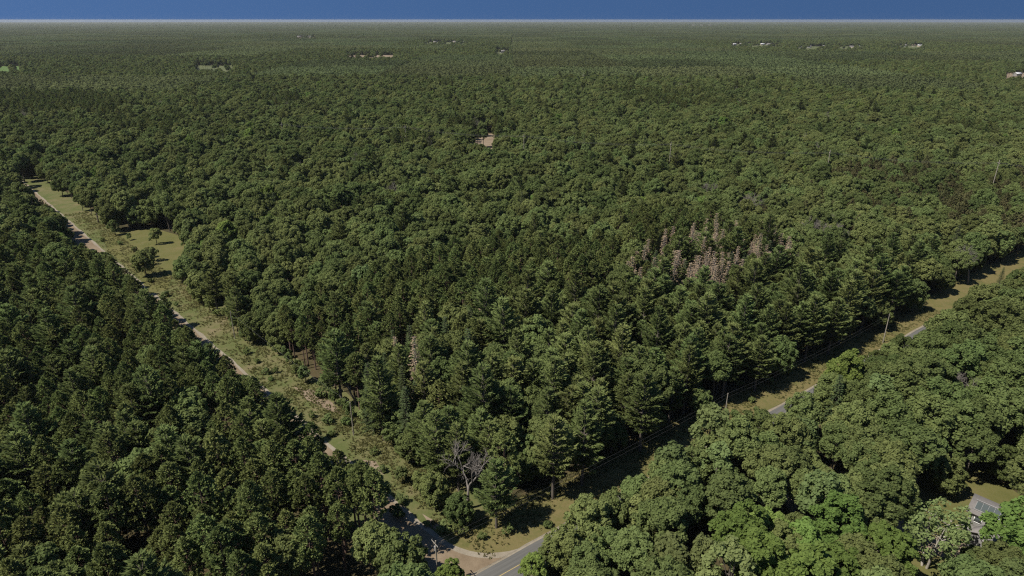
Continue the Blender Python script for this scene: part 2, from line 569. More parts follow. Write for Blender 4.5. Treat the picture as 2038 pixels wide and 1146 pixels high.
def spruce(H, Rm, dead=False):
    cr = MB(); tk = MB()
    z0 = H * (0.10 if not dead else 0.2)
    tk.tube([(0, 0, -.2), (0, 0, H * .5), (0, 0, H * .99)], [H * .013 + .03, H * .008 + .02, 0.02], 6)
    nw = int((H - z0) / 0.55)
    for k in range(nw):
        u = k / nw
        z = z0 + (H - z0) * u
        Lb = Rm * (1 - u) ** 0.85 + 0.15
        nb = 7 if not dead else 6
        a0 = rng.uniform(0, 6.28)
        for j in range(nb):
            a = a0 + j / nb * 6.28 + rng.uniform(-.25, .25)
            l = Lb * rng.uniform(.6, 1.15)
            h = np.array((math.cos(a), math.sin(a), 0)); upv = np.array((0, 0, 1.0)); side = np.array((-h[1], h[0], 0))
            dr = rng.uniform(.15, .35) - 0.5 * u
            tip = np.array((0, 0, z)) + h * l - upv * l * dr
            tk.tube([(0, 0, z), tip], [.035 if not dead else .05, .012], 3)
            if dead:
                m = max(3, int(l / .16))
            else:
                m = max(4, int(l / .10))
            t = rng.uniform(.2, 1.0, (m, 1))
            p = np.array((0, 0, z)) * (1 - t) + tip * t
            d = h * .8 + side * rng.uniform(-1, 1, (m, 1)) - upv * rng.uniform(-.1, .5, (m, 1))
            if dead:
                cr.quads(spray_quads(p, d, rng.uniform(.35, .7, m), rng.uniform(.08, .18, m)), 0, .5)
            else:
                cr.quads(spray_quads(p, d, rng.uniform(.35, .6, m), rng.uniform(.16, .26, m)), 0, np.clip(rng.uniform(0, .8) + rng.uniform(-.2, .2, m), 0, 1))
    return cr.mesh('crown', [M['brown_needles' if dead else 'spruce']]), tk.mesh('trunk', [M['dead_wood' if dead else 'bark']], True)


def bare_tree(H, Rm):
    """leafless broadleaf tree: trunk and limbs, and a crown of bare branches"""
    cr = MB(); tk = MB()

    def grow(p, d, l, r, depth, mb):
        n = 4
        pts = [p]
        for i in range(n):
            d = norm(d + rng.normal(size=3) * 0.16 + np.array((0, 0, .04)))
            pts.append(pts[-1] + d * l / n)
        mb.tube(pts, np.linspace(r, r * .6, n + 1), 6 if depth < 2 else (4 if depth < 4 else 3))
        if depth >= 5:
            return
        for _ in range(3 if depth < 2 else (4 if depth < 4 else 3)):
            nd_ = norm(d + unit(1)[0] * (0.8 if depth else 0.6) + np.array((0, 0, .12)))
            q = pts[-1] if rng.random() < .55 else pts[-2]
            grow(q, nd_, l * rng.uniform(.58, .8), r * .58, depth + 1, cr if depth >= 1 else tk)
    grow(np.array((0, 0, -.2)), np.array((0.05, 0, 1.0)), H * .36, H * .018 + .06, 0, tk)
    return cr.mesh('crown', [M['dead_wood']]), tk.mesh('trunk', [M['dead_wood']], True)


KIND = {}
KIND['oak'] = [broadleaf(rng.uniform(13.5, 16.5), rng.uniform(4.0, 5.1), rng.uniform(4.5, 6.5), 84, 105, (0.55, 1.2), (.19, .36), 'oak', 'bark') for _ in range(7)]
KIND['oak'] += [broadleaf(rng.uniform(11, 13), rng.uniform(4.0, 4.8), rng.uniform(.6, 1.3), 88, 100, (0.55, 1.15), (.19, .36), 'oak', 'bark', low=-.75) for _ in range(3)]
KIND['maple'] = [broadleaf(rng.uniform(13, 15.5), rng.uniform(3.9, 4.8), rng.uniform(2.5, 3.5), 84, 92, (0.55, .95), (.22, .42), 'maple', 'bark', up=.6, stretch=1.35) for _ in range(4)]
KIND['ash'] = [broadleaf(rng.uniform(12, 15), rng.uniform(3.3, 4.0), rng.uniform(3, 4), 34, 64, (0.7, 1.2), (.28, .48), 'ash', 'bark', up=.5, stretch=1.25) for _ in range(3)]
KIND['white_pine'] = [white_pine(rng.uniform(17, 20), rng.uniform(4.5, 5.5), rng.uniform(.2, .34)) for _ in range(6)]
KIND['red_pine'] = [red_pine(rng.uniform(15.5, 18), rng.uniform(2.6, 3.2), rng.uniform(.46, .56), nt_=int(rng.uniform(150, 190))) for _ in range(6)]
KIND['jack_pine'] = [red_pine(rng.uniform(11, 13.5), rng.uniform(2.0, 2.6), rng.uniform(.25, .4), 'jack_pine', 110) for _ in range(3)]
KIND['spruce'] = [spruce(rng.uniform(14, 17), rng.uniform(2.1, 2.7)) for _ in range(4)]
KIND['dead_spruce'] = [spruce(rng.uniform(14.5, 19), rng.uniform(1.8, 2.5), True) for _ in range(4)]
KIND['bare'] = [bare_tree(rng.uniform(12.5, 14.5), 4) for _ in range(3)]
KIND['birch'] = [broadleaf(13.5, 5.6, 3.2, 42, 62, (0.75, 1.25), (.22, .38), 'ash', 'birch_bark', up=.1, stretch=1.3, stems=3, low=-.6)]
KIND['shrub'] = [broadleaf(rng.uniform(2.2, 3.4), rng.uniform(1.3, 1.9), 0.1, 11, 46, (0.45, 0.8), (.2, .34), k, 'bark', low=-.9) for k in ('oak', 'oak', 'ash')]
KIND['sapling'] = [broadleaf(rng.uniform(5, 6.5), rng.uniform(1.6, 2.1), 1.2, 16, 54, (0.5, 0.9), (.22, .36), k, 'bark', low=-.8) for k in ('oak', 'ash')]

NAMES = {'oak': ('oak_tree', 'oak tree'), 'maple': ('maple_tree', 'maple tree'), 'ash': ('ash_tree', 'ash tree'), 'white_pine': ('white_pine', 'pine tree'),
         'red_pine': ('red_pine', 'pine tree'), 'jack_pine': ('jack_pine', 'pine tree'), 'spruce': ('spruce_tree', 'spruce tree'),
         'dead_spruce': ('dead_spruce', 'dead tree'), 'bare': ('bare_tree', 'dead tree'), 'birch': ('birch_tree', 'birch tree'),
         'shrub': ('shrub', 'shrub'), 'sapling': ('sapling', 'young tree')}
SRC = {k: {} for k in KIND}          # first placed copy of each variant: the crown and trunk that the woods behind repeat


NV = {'oak': 7}


def plant(kind, x, y, label, group=None, var=None, scale=1.0, rz=None, sz=None):
    v = int(rng.integers(NV.get(kind, len(KIND[kind])))) if var is None else var % len(KIND[kind])
    cm, tm = KIND[kind][v]
    e = bpy.data.objects.new(NAMES[kind][0], None)
    e.empty_display_size = 0.5
    C.objects.link(e)
    e.location = (x, y, 0)
    e.rotation_euler = (0, 0, rng.uniform(0, 6.28) if rz is None else rz)
    e.scale = (scale, scale, sz or scale)
    tag(e, label, NAMES[kind][1], group)
    t = bpy.data.objects.new('trunk', tm); C.objects.link(t); t.parent = e
    c = bpy.data.objects.new('crown', cm); C.objects.link(c); c.parent = e
    SRC[kind].setdefault(v, (t, c))
    return e


# ------------------------------------------------------------------ ground, track, road
sheet('ground', [(-60000, -3000), (60000, -3000), (60000, 26300), (-60000, 26300)], 0.0, M['floor'])


def wob(a, n, amp, f):
    return amp * math.sin(a * f + n) + 0.6 * amp * math.sin(a * f * 2.7 + n * 3)


ss = np.linspace(-6, 560, 150)
strip('grass_verge', [tr(s, -10.5 + wob(s, 1, .5, .2)) for s in ss], [tr(s, 14 + wob(s, 2, 1.4, .13)) for s in ss], 0.005, M['verge'])
strip('dirt_track', [tr(s, -6.0 + wob(s, 3, .25, .25)) for s in ss], [tr(s, 0.1 + wob(s, 5, .18, .3)) for s in ss], 0.010, M['dirt'])
strip('gravel_edge', [tr(s, -0.75 + wob(s, 4, .15, .4)) for s in ss], [tr(s, 0.12 + wob(s, 5, .18, .3)) for s in ss], 0.014, M['gravel'])
uu = np.linspace(-80, 560, 160)
strip('road_verge', [rd(u, -7.5 + wob(u, 1, .5, .2)) for u in uu], [rd(u, 13.5 + wob(u, 2, .8, .11)) for u in uu], 0.007, M['road_verge'])
# the mouth of the track: dirt fanning out to the road, pale gravel round its outer curve
mouth = [(775, 1000), (815, 1028), (852, 1050), (887, 1079), (927, 1095), (965, 1101), (1010, 1098), (1068, 1082), (1000, 1128), (900, 1180), (790, 1180), (740, 1060)]
sheet('track_mouth', [at(*p) for p in mouth], 0.018, M['dirt'])
curve_o = [(812, 1024), (855, 1050), (890, 1078), (928, 1094), (965, 1100.5), (1010, 1097), (1045, 1087), (1070, 1076)]
curve_i = [(806, 1031), (848, 1057), (884, 1086), (922, 1103), (965, 1111), (1012, 1108), (1048, 1096), (1072, 1086)]


def smooth_line(pts, n=8):
    pts = [np.array(at(*p)[:2]) for p in pts]; o_ = []
    for i in range(len(pts) - 1):
        p0 = pts[max(i - 1, 0)]; p1 = pts[i]; p2 = pts[i + 1]; p3 = pts[min(i + 2, len(pts) - 1)]
        for t in np.linspace(0, 1, n, endpoint=False):
            o_.append(0.5 * (2 * p1 + (p2 - p0) * t + (2 * p0 - 5 * p1 + 4 * p2 - p3) * t * t + (3 * p1 - p0 - 3 * p2 + p3) * t ** 3))
    o_.append(pts[-1])
    return o_


strip('gravel_curve', smooth_line(curve_o), smooth_line(curve_i), 0.026, M['gravel'])
strip('gravel_shoulder', [rd(u, 2.2) for u in uu], [rd(u, 3.25 + wob(u, 1, .12, .5)) for u in uu], 0.022, M['gravel'])
strip('gravel_shoulder', [rd(u, -3.3 + wob(u, 6, .12, .5)) for u in uu], [rd(u, -2.2) for u in uu], 0.022, M['gravel'])
road = strip('road', [rd(u, -2.65 + wob(u, 7, .03, .9)) for u in uu], [rd(u, 2.65 + wob(u, 8, .03, .9)) for u in uu], 0.030, M['road'])
strip('centre_line', [rd(u, -.07) for u in uu], [rd(u, .07) for u in uu], 0.0345, M['paint'], road)
lawn = [(205, 470), (262, 458), (310, 455), (362, 470), (372, 482), (368, 505), (345, 535), (335, 575), (300, 585), (270, 545), (215, 500)]
sheet('meadow', [at(*p) for p in lawn], 0.016, M['lawn'])
yard = [(1840, 930), (1900, 900), (1950, 930), (2038, 990), (2100, 1060), (2060, 1200), (1830, 1200), (1760, 1090), (1760, 1030), (1800, 985)]
sheet('yard', [at(*p) for p in yard], 0.012, M['lawn'])
sheet('driveway', [at(*p) for p in [(1760, 1000), (1800, 1035), (1840, 1065), (1960, 1085), (1960, 1115), (1880, 1110), (1815, 1095), (1770, 1045), (1700, 1020), (1560, 985), (1560, 975), (1690, 1000)]], 0.020, M['sand'])
sheet('sandy_clearing', [at(*p) for p in [(1545, 978), (1570, 975), (1600, 1000), (1605, 1035), (1575, 1020)]], 0.024, M['sand'])
sheet('sandy_clearing', [at(*p) for p in [(1880, 885), (1930, 895), (1935, 930), (1890, 915)]], 0.024, M['sand'])
for pl in ([(585, 770), (620, 775), (660, 800), (680, 825), (650, 815), (610, 795)], [(722, 915), (748, 918), (765, 945), (742, 940)], [(840, 1022), (870, 1040), (885, 1060), (860, 1050)]):
    sheet('sandy_patch', [at(*p) for p in pl], 0.012, M['sand'])

# ------------------------------------------------------------------ what stays open in the woods, as the photograph shows it
OPEN = [
    [(10, 345), (45, 372), (95, 408), (128, 435), (140, 470), (146, 492), (205, 497), (252, 515), (265, 555), (300, 592), (350, 640), (385, 668), (396, 690), (444, 702), (490, 748), (552, 790),
     (614, 832), (656, 876), (704, 925), (736, 948), (772, 975), (806, 1015), (835, 1038), (858, 1068), (868, 1150), (1072, 1150), (1068, 1078), (1030, 1062), (985, 1068), (930, 1066), (880, 1050),
     (850, 1018), (815, 980), (775, 925), (745, 880), (700, 822), (650, 772), (590, 725), (540, 696), (500, 676), (455, 664), (420, 640), (380, 608), (345, 570), (335, 535), (366, 500), (366, 478), (300, 462), (262, 466), (200, 466), (150, 424), (100, 388), (50, 362), (15, 342)],
    [(1035, 1062), (1055, 1010), (1150, 988), (1240, 935), (1290, 890), (1272, 900), (1250, 938), (1224, 950), (1195, 968), (1186, 996), (1165, 1000), (1144, 1022), (1099, 1020), (1071, 1044), (1068, 1080)],
    [(1440, 815), (1520, 780), (1608, 752), (1612, 770), (1600, 795), (1545, 832), (1490, 860), (1460, 842)],
    [(1700, 722), (1740, 690), (1790, 655), (1850, 630), (1920, 600), (1900, 616), (1850, 640), (1825, 670), (1815, 688), (1768, 706), (1745, 706), (1690, 726)],
    [(1935, 590), (1990, 572), (2060, 540), (2060, 560), (1990, 580), (1945, 600)],
    [(1895, 960), (1955, 975), (2005, 1003), (1990, 1015), (1965, 1040), (1940, 1096), (1922, 1080), (1915, 1040), (1918, 1005), (1890, 990)],
    [(1797, 1042), (1830, 1060), (1825, 1082), (1800, 1065)], [(1556, 982), (1586, 1000), (1588, 1022), (1570, 1010)], [(1893, 898), (1922, 902), (1918, 918), (1897, 912)], [(1845, 1125), (1880, 1128), (1882, 1150), (1848, 1150)],
    [(1815, 1005), (1900, 1000), (1925, 1060), (1905, 1130), (1830, 1135), (1808, 1060)],
    [(393, 346), (412, 352), (408, 358), (394, 352)],
]
FIELDS = []                          # far clearings in the ground plane: (polygon)


def far_field(px0, px1, py_top, py_bot, name, mat, deep=True):
    """a field whose far part shows above the trees in front of it"""
    p = [at(px0, py_top), at(px1, py_top), at(px1, py_bot), at(px0, py_bot)]
    d = p[3][1]
    back = 17.0 / (CAMH / d)
    q = [p[0], p[1], (p[2][0] * (d - back) / d, d - back), (p[3][0] * (d - back) / d, d - back)]
    FIELDS.append([k[:2] for k in q])
    sheet(name, q, 0.05, mat)


far_field(-60, 42, 131.5, 138, 'crop_field', M['crop'])
far_field(388, 466, 130, 135.5, 'hay_field', M['hay'])
far_field(690, 785, 109.6, 111.2, 'hay_field', M['sand'])
far_field(1455, 1560, 88, 91, 'meadow', M['hay'])
far_field(1585, 1720, 92, 95.6, 'meadow', M['hay'])
far_field(1772, 1845, 90.5, 93.8, 'meadow', M['hay'])
far_field(1998, 2060, 145, 151, 'sandy_field', M['sand'])
far_field(938, 986, 266, 275.5, 'sandy_bank', M['sand'])
far_field(985, 1015, 101, 105, 'meadow', M['hay'])
far_field(590, 630, 73.6, 75.2, 'sandy_field', M['sand'])
far_field(845, 925, 83.5, 85.6, 'meadow', M['hay'])
far_field(1365, 1430, 50.6, 52.2, 'sandy_field', M['sand'])

# ------------------------------------------------------------------ tree positions
MIDR = 1000.0
CELL = 200.0


def jgrid(x0, x1, y0, y1, sp):
    nx = int((x1 - x0) / sp); ny = int((y1 - y0) / sp)
    gx, gy = np.meshgrid(np.arange(nx), np.arange(ny))
    x = x0 + (gx + 0.5 * (gy % 2) + rng.uniform(-.36, .36, gx.shape)) * sp
    y = y0 + (gy + rng.uniform(-.36, .36, gx.shape)) * sp
    return x.ravel(), y.ravel()


def cellmask(x, y):
    """cells of the far forest that are planted tree by tree"""
    cx = np.floor(x / CELL) * CELL + CELL / 2; cy = np.floor(y / CELL) * CELL + CELL / 2
    m = np.hypot(cx, cy) < MIDR
    return m


def wave(x, y, s, k):
    return (np.sin(x / s + k) * np.cos(y / (s * .8) + 1.7 * k) + .6 * np.sin(x / (s * .43) - y / (s * .51) + k * 2.3) + .4 * np.cos(x / (s * .21) + y / (s * .3) + k)) / 2.0


REG = [  # where (photograph, at crown height), kinds and weights, spacing
    ([(-300, 620), (330, 628), (425, 690), (560, 800), (700, 930), (840, 1040), (850, 1400), (-300, 1400)], {'red_pine': .80, 'white_pine': .13, 'oak': .07}, 4.6),
    ([(-300, 480), (120, 470), (240, 495), (330, 600), (420, 700), (-300, 720)], {'white_pine': .5, 'red_pine': .45, 'oak': .05}, 5.0),
    ([(500, 665), (640, 585), (800, 520), (950, 480), (1120, 470), (1200, 500), (1230, 560), (1010, 600), (780, 660), (640, 720), (560, 700)], {'red_pine': .92, 'white_pine': .08}, 4.4),
    ([(1000, 490), (1040, 478), (1140, 485), (1170, 560), (1060, 575), (1010, 540)], {'jack_pine': .9, 'red_pine': .1}, 3.8),
    ([(600, 740), (780, 650), (900, 585), (1060, 590), (1060, 690), (900, 760), (740, 850), (680, 800)], {'spruce': .38, 'white_pine': .32, 'oak': .2, 'red_pine': .06, 'dead_spruce': .04}, 4.8),
    ([(700, 830), (900, 740), (1050, 640), (1250, 560), (1420, 610), (1600, 700), (1440, 800), (1300, 870), (1150, 960), (1000, 1060), (800, 1000)], {'white_pine': .72, 'oak': .2, 'spruce': .05, 'red_pine': .03}, 5.4),
    ([(1240, 545), (1290, 485), (1470, 440), (1570, 480), (1590, 525), (1500, 548), (1400, 570), (1330, 578)], {'dead_spruce': .52, 'spruce': .22, 'red_pine': .18, 'white_pine': .08}, 3.9),
    ([(1300, 580), (1480, 520), (1640, 505), (1860, 575), (1780, 680), (1660, 710), (1540, 680)], {'white_pine': .85, 'oak': .12, 'spruce': .03}, 5.2),
    ([(1330, 470), (1210, 500), (1180, 470), (1250, 420), (1400, 420), (1480, 450)], {'red_pine': .75, 'oak': .25}, 4.5),
    ([(1640, 330), (1800, 310), (2200, 330), (2200, 470), (1800, 420)], {'jack_pine': .75, 'oak': .25}, 4.6),
    ([(1560, 350), (1700, 340), (1800, 420), (1760, 460), (1560, 400)], {'jack_pine': .35, 'oak': .65}, 5.2),
    ([(1480, 385), (1560, 390), (1550, 410), (1470, 400)], {'bare': .35, 'oak': .5, 'jack_pine': .15}, 5.0),
    ([(1600, 425), (1690, 420), (1690, 460), (1600, 450)], {'bare': .45, 'oak': .55}, 5.0),
    ([(1700, 470), (1900, 480), (1900, 560), (1740, 520)], {'white_pine': .45, 'oak': .55}, 6.0),
    ([(-100, 185), (190, 185), (260, 205), (210, 225), (-100, 222)], {'red_pine': 1.0}, 4.8),
    ([(190, 225), (380, 232), (360, 262), (230, 258)], {'red_pine': .6, 'oak': .4}, 5.2),
    ([(1200, 170), (1420, 180), (1480, 215), (1280, 210)], {'red_pine': .6, 'oak': .4}, 5.2),
    ([(1090, 770), (1540, 1146), (1250, 1400), (1020, 1400), (1060, 1080)], {'oak': .86, 'ash': .10, 'maple': .04}, 6.0),
    ([(1440, 1010), (1840, 1040), (1900, 1400), (1440, 1400)], {'maple': .38, 'oak': .52, 'ash': .1}, 6.2),
]
DEF = {'oak': .90, 'ash': .035, 'maple': .01, 'white_pine': .03, 'spruce': .015, 'bare': .01}

ORD = 'first second third fourth fifth sixth seventh eighth ninth tenth eleventh twelfth thirteenth fourteenth fifteenth sixteenth seventeenth eighteenth nineteenth twentieth'.split() + ['last'] * 30
HAND = []           # (kind, px, py of the foot, variant, scale, label)
HAND += [
    ('bare', 930, 1012, 0, 1.2, 'bare grey dead oak with twisted limbs at the corner of track and road'),
    ('white_pine', 988, 1050, 0, 0.9, 'white pine leafy to the ground, nearest the mouth of the dirt track'),
    ('oak', 866, 1012, 7, 0.72, 'small light oak on the track side of the bare dead oak'),
    ('oak', 915, 1046, 8, 0.66, 'low round oak in front of the bare dead oak'),
    ('oak', 752, 838, 7, .88, 'low spreading oak beside the sandy patch, right of the dirt track'),
    ('oak', 792, 884, 8, .82, 'dense low oak right of the track, next below the sandy patch'),
    ('white_pine', 738, 786, 0, .85, 'dark white pine behind the sandy patch, right of the track'),
    ('oak', 822, 922, 9, .78, 'dense low oak right of the track, midway from sandy patch to dead oak'),
    ('white_pine', 850, 930, 1, .9, 'full white pine behind the low oaks, right of the track'),
    ('red_pine', 668, 752, 2, .95, 'dark red pine at the stand corner above the sandy patch'),
    ('oak', 700, 772, 9, .6, 'small leafy oak filling the gap above the sandy patch'),
    ('sapling', 838, 985, 0, 1.0, 'bushy young oak at the track edge beside the corner trees'),
    ('sapling', 800, 962, 1, .8, 'thin young tree on a bare stem beside the sandy patch of the track'),
    ('white_pine', 1100, 992, 3, 1.0, 'tall white pine with bare lower trunk above the shaded road verge'),
    ('white_pine', 1158, 965, 4, 1.03, 'tall white pine with a straight pale trunk above the shaded verge'),
    ('oak', 292, 550, 9, .95, 'lone dark round oak between dirt track and small meadow'),
    ('sapling', 312, 486, 0, 1.3, 'small round tree alone on the mown meadow beside the dirt track'),
    ('sapling', 356, 470, 1, 1.1, 'small round tree at the far edge of the little meadow'),
    ('sapling', 230, 468, 0, 1.2, 'bushy young tree where the meadow meets the dirt track'),
    ('sapling', 258, 478, 1, .6, 'low pale bush at the meadow corner beside the dirt track'),
    ('white_pine', 338, 655, 2, .62, 'short white pine standing alone at the dirt track edge'),
    ('white_pine', 178, 705, 1, 1.15, 'great broad white pine among dark red pines, left of the track'),
    ('white_pine', 52, 745, 5, 1.2, 'tallest broad white pine at the left border, behind the red pines'),
    ('white_pine', 252, 1005, 2, 1.0, 'pale green white pine alone among red pines, lower left'),
    ('white_pine', 512, 905, 0, .85, 'small fresh white pine at the right edge of the red pine stand'),
    ('sapling', 487, 678, 1, .75, 'bright young tree beside the utility pole on the track'),
    ('birch', 1843, 1128, 0, 1.0, 'open crowned birch with three pale stems beside the driveway'),
    ('maple', 2008, 1150, 0, 1.2, 'large bright maple beside the grey roofed house, bottom right corner'),
    ('maple', 1668, 800, 1, 1.0, 'bright green maple beside the road, opposite the lit grass verge'),
    ('maple', 1515, 1130, 2, .85, 'upright bright maple, leftmost of the bright maples along the bottom'),
    ('maple', 1580, 1160, 3, .9, 'yellowish bright maple in the middle of the bottom row of maples'),
    ('maple', 1650, 1125, 1, 1.0, 'broad bright maple behind the yellowish one, near the bottom'),
    ('maple', 1745, 1175, 0, .95, 'fresh green maple low in the picture, left of the birch'),
    ('maple', 1060, 1175, 3, .55, 'small bright maple at the right edge of the paved road, bottom'),
    ('maple', 898, 1185, 2, .5, 'small yellow green maple top beside the corner utility pole'),
    ('ash', 1408, 938, 0, 1.1, 'pale yellow green ash beside the paved road, near the pole'),
    ('ash', 1325, 1000, 1, .95, 'airy pale ash over the road, in front of the shaded verge'),
    ('oak', 1872, 985, 7, .8, 'low oak at the left edge of the house lawn'),
    ('oak', 1990, 960, 8, .8, 'low oak behind the grey roofed house, on the lawn edge'),
    ('bare', 1985, 745, 1, .85, 'bare grey dead tree among oaks near the right border'),
    ('bare', 1920, 515, 2, .9, 'bare twiggy tree at the bend of wood and road, far right'),
    ('bare', 1850, 520, 1, .85, 'greyish half bare tree left of the far road end'),
    ('bare', 708, 805, 2, .9, 'grey leafless tree at the wood edge along the dirt track'),
    ('bare', 290, 690, 0, .55, 'dead grey brown tree among pines left of the track'),
    ('spruce', 1985, 577, 0, .55, 'short dark spruce on the verge at the far end of the road'),
    ('oak', 800, 1172, 8, 1.05, 'rounded oak at the bottom, left of the track mouth'),
    ('oak', 752, 1160, 4, .85, 'rounded oak behind the corner utility pole, beside red pines'),
    ('sapling', 985, 1190, 0, .7, 'bush top poking up before the paved road, bottom edge'),
    ('sapling', 1022, 1196, 1, .7, 'second bush top before the paved road, bottom edge'),
    ('dead_spruce', 120, 790, 0, .75, 'rust brown dead conifer among the left red pines'),
    ('bare', 452, 905, 1, .45, 'small grey snag in the red pine stand by its right edge'),
    ('bare', 355, 940, 0, .42, 'small grey snag left of the other snag in the red pines'),
    ('bare', 195, 1000, 2, .42, 'pale dead snag low in the left red pine stand'),
]
for i, (px_, py_) in enumerate([(492, 705), (512, 722), (530, 745), (548, 742), (540, 757), (655, 842), (622, 832), (660, 868), (800, 1000), (792, 1030), (850, 1046), (330, 590), (352, 610), (300, 562), (268, 500),
                                (1470, 770), (1495, 800), (1530, 765), (1460, 830), (205, 480), (240, 487), (1010, 1062), (960, 1072), (885, 1058), (915, 1066), (1090, 1050), (760, 940), (745, 905), (690, 845), (640, 790), (1570, 745), (1955, 585)]):
    HAND.append(('shrub', px_, py_, i, float(rng.uniform(.45, .95)), ''))
for side in (0, 1):                    # shrubs are told apart by counting them along the track or the road
    ids = sorted((i for i, h in enumerate(HAND) if h[0] == 'shrub' and (h[1] > 860) == bool(side)), key=lambda i: -HAND[i][2] if side == 0 else HAND[i][1])
    for n, i in enumerate(ids):
        HAND[i] = HAND[i][:5] + (['green shrub on the grassy strip along the dirt track, %s counted from the road', 'green shrub in the roadside grass before the pines, %s counted from the left'][side] % ORD[n],)
for i, u0 in enumerate([9, 15.5, 22.5, 29.5, 36, 43, 50.5, 57.5, 91, 97, 113, 119.5, 126] + list(range(153, 240, 7))):
    q = rd(u0 + float(rng.uniform(-1, 1)), -4.3 - float(rng.uniform(0, .7)))
    qx, qy = proj(q[0], q[1], 0.0)
    HAND.append(('oak', float(qx), float(qy), 7 + i % 3, float(rng.uniform(.9, 1.04)) if u0 < 60 else float(rng.uniform(.72, .86)), (['first', 'second', 'third', 'fourth', 'fifth', 'sixth', 'seventh', 'eighth'][i] + ' oak leaning over the right side of the road, counted from the track mouth') if i < 8 else
                 ('low oak crowding the road between its two open stretches' if u0 < 130 else 'low oak crowding the far end of the paved road')))
for i in range(46):
    s0 = 8 + i * 4.4 + float(rng.uniform(-1.5, 1.5)); q = tr(s0, float(rng.uniform(8.6, 12.5)))
    qx, qy = proj(q[0], q[1], 0.0)
    if not (150 < s0 < 190):
        HAND.append(('sapling' if i % 3 else 'shrub', float(qx), float(qy), i, float(rng.uniform(.6, 1.15)), ['leafy young tree under the wood edge right of the track, lower half', 'leafy young tree under the wood edge right of the track, upper half'][s0 > 80] if i % 3 else ['bushy shrub under the wood edge right of the track, lower half', 'bushy shrub under the wood edge right of the track, upper half'][s0 > 80]))
HX, HYY = [], []
for k, px_, py_, v, sc_, lab in HAND:
    x, y, _ = at(px_, py_)
    HX.append(x); HYY.append(y)
HX = np.array(HX); HYY = np.array(HYY)
HS = np.array([{'shrub': 0.3, 'sapling': 1.6}.get(h[0], 4.2) * (h[4] if h[0] != 'bare' else .7) for h in HAND])

px_all = []
for gi, (poly, kinds, sp) in enumerate(REG + [(None, DEF, 5.9)]):
    ext = 1250.0 if gi >= 14 or poly is None else 650.0
    x, y = jgrid(-ext, ext, 40.0, ext, sp)
    m = cellmask(x, y) if ext > 700 else np.ones(len(x), bool)
    m &= (np.abs(x) < 0.95 * y + 75)
    x, y = x[m], y[m]
    cpx, cpy = proj(x, y, 13.0)
    own = np.full(len(x), -1)
    for j, (pl, _, _) in enumerate(REG):
        own[(own < 0) & inside(pl, cpx, cpy)] = j
    m = own == (gi if poly is not None else -1)
    x, y = x[m], y[m]
    names = list(kinds); w = np.array([kinds[n] for n in names]); w = w / w.sum()
    kk = rng.choice(len(names), len(x), p=w)
    if poly is None:      # the wide oak woods hold belts of pine
        belt = wave(x, y, 70.0, 2.0) > 0.62
        kk = np.where(belt & (np.hypot(x, y) > 420) & (rng.random(len(x)) < .7), -1, kk)
        pale = wave(x, y, 38.0, 4.4) > 0.72
        kk = np.where(pale & (ruv(x, y)[1] > 20) & (rng.random(len(x)) < .55), names.index('ash'), kk)
    px_all.append((x, y, np.array([names[i] if i >= 0 else 'red_pine' for i in kk], dtype=object)))
TX = np.concatenate([p[0] for p in px_all]); TY = np.concatenate([p[1] for p in px_all]); TK = np.concatenate([p[2] for p in px_all])
_u, _v = ruv(TX, TY)
sw = (_v < 0) & np.isin(TK, ['white_pine', 'red_pine', 'spruce', 'dead_spruce']) & (rng.random(len(TX)) < .93)
TK[sw] = 'oak'
CW = {'oak': 4.4, 'maple': 4, 'ash': 3.4, 'white_pine': 4.2, 'red_pine': 2.5, 'jack_pine': 2.1, 'spruce': 2.0, 'dead_spruce': 1.6, 'bare': 3.0}
CH = {'oak': 16, 'maple': 14.5, 'ash': 13.5, 'white_pine': 19, 'red_pine': 17, 'jack_pine': 12.5, 'spruce': 15.5, 'dead_spruce': 14.5, 'bare': 11}
cw = np.array([CW[k] for k in TK]); chh = np.array([CH[k] for k in TK])
TS = np.where(TK == 'oak', rng.uniform(.70, 1.18, len(TX)), rng.uniform(.80, 1.14, len(TX))) * (1 + .10 * wave(TX, TY, 55.0, 3.1))
s_, t_ = tst(TX, TY); u_, v_ = ruv(TX, TY)
ok = np.ones(len(TX), bool)
left = t_ < 0
ok &= ~((t_ > -6.6) & (t_ < 8.2 + .25 * cw) & (s_ > -3) & (s_ < 398) & left | (t_ > -9) & (t_ < 7.5 + .25 * cw) & (s_ > -3) & (s_ < 398) & ~left)
ok &= ~((v_ > -3.9) & (v_ < 9.0 + .3 * cw) & (u_ > -60) & (u_ < 560))
for i in range(len(HX)):
    ok &= np.hypot(TX - HX[i], TY - HYY[i]) > HS[i]
near = np.hypot(TX, TY) < 620


def blocks(sc_):
    """trees that, at this size, would stand in front of what the photograph shows open"""
    bad = np.zeros(len(TX), bool)
    for pl in OPEN:
        for fz, fr in ((.05, 0), (.3, 0), (.5, .7), (.5, -.7), (.72, .65), (.72, -.65), (.93, 0)):
            qx, qy = proj(TX + fr * cw * sc_, TY, chh * sc_ * fz)
            bad |= near & inside(pl, qx, qy)
    return bad


bad = blocks(TS)
for k in (.82, .66, .52, .42):             # younger, smaller trees stand at the edges of the open ground
    t2 = np.where(bad, TS * k, TS)
    b2 = blocks(t2)
    TS = np.where(bad & ~b2, t2, TS)
    bad = bad & b2
ok &= ~bad
ok &= ~inside([at(*p)[:2] for p in [(1880, 1120), (1900, 960), (1960, 950), (2030, 1000), (2010, 1060), (1960, 1130)]], TX, TY)
ok &= ~inside([at(*p)[:2] for p in lawn], TX, TY)
for fl in FIELDS:
    ok &= ~(inside(fl, TX, TY) & (wave(TX, TY, 9.0, 1.3) < .45))
TX, TY, TK, TS, cw, chh = TX[ok], TY[ok], TK[ok], TS[ok], cw[ok], chh[ok]

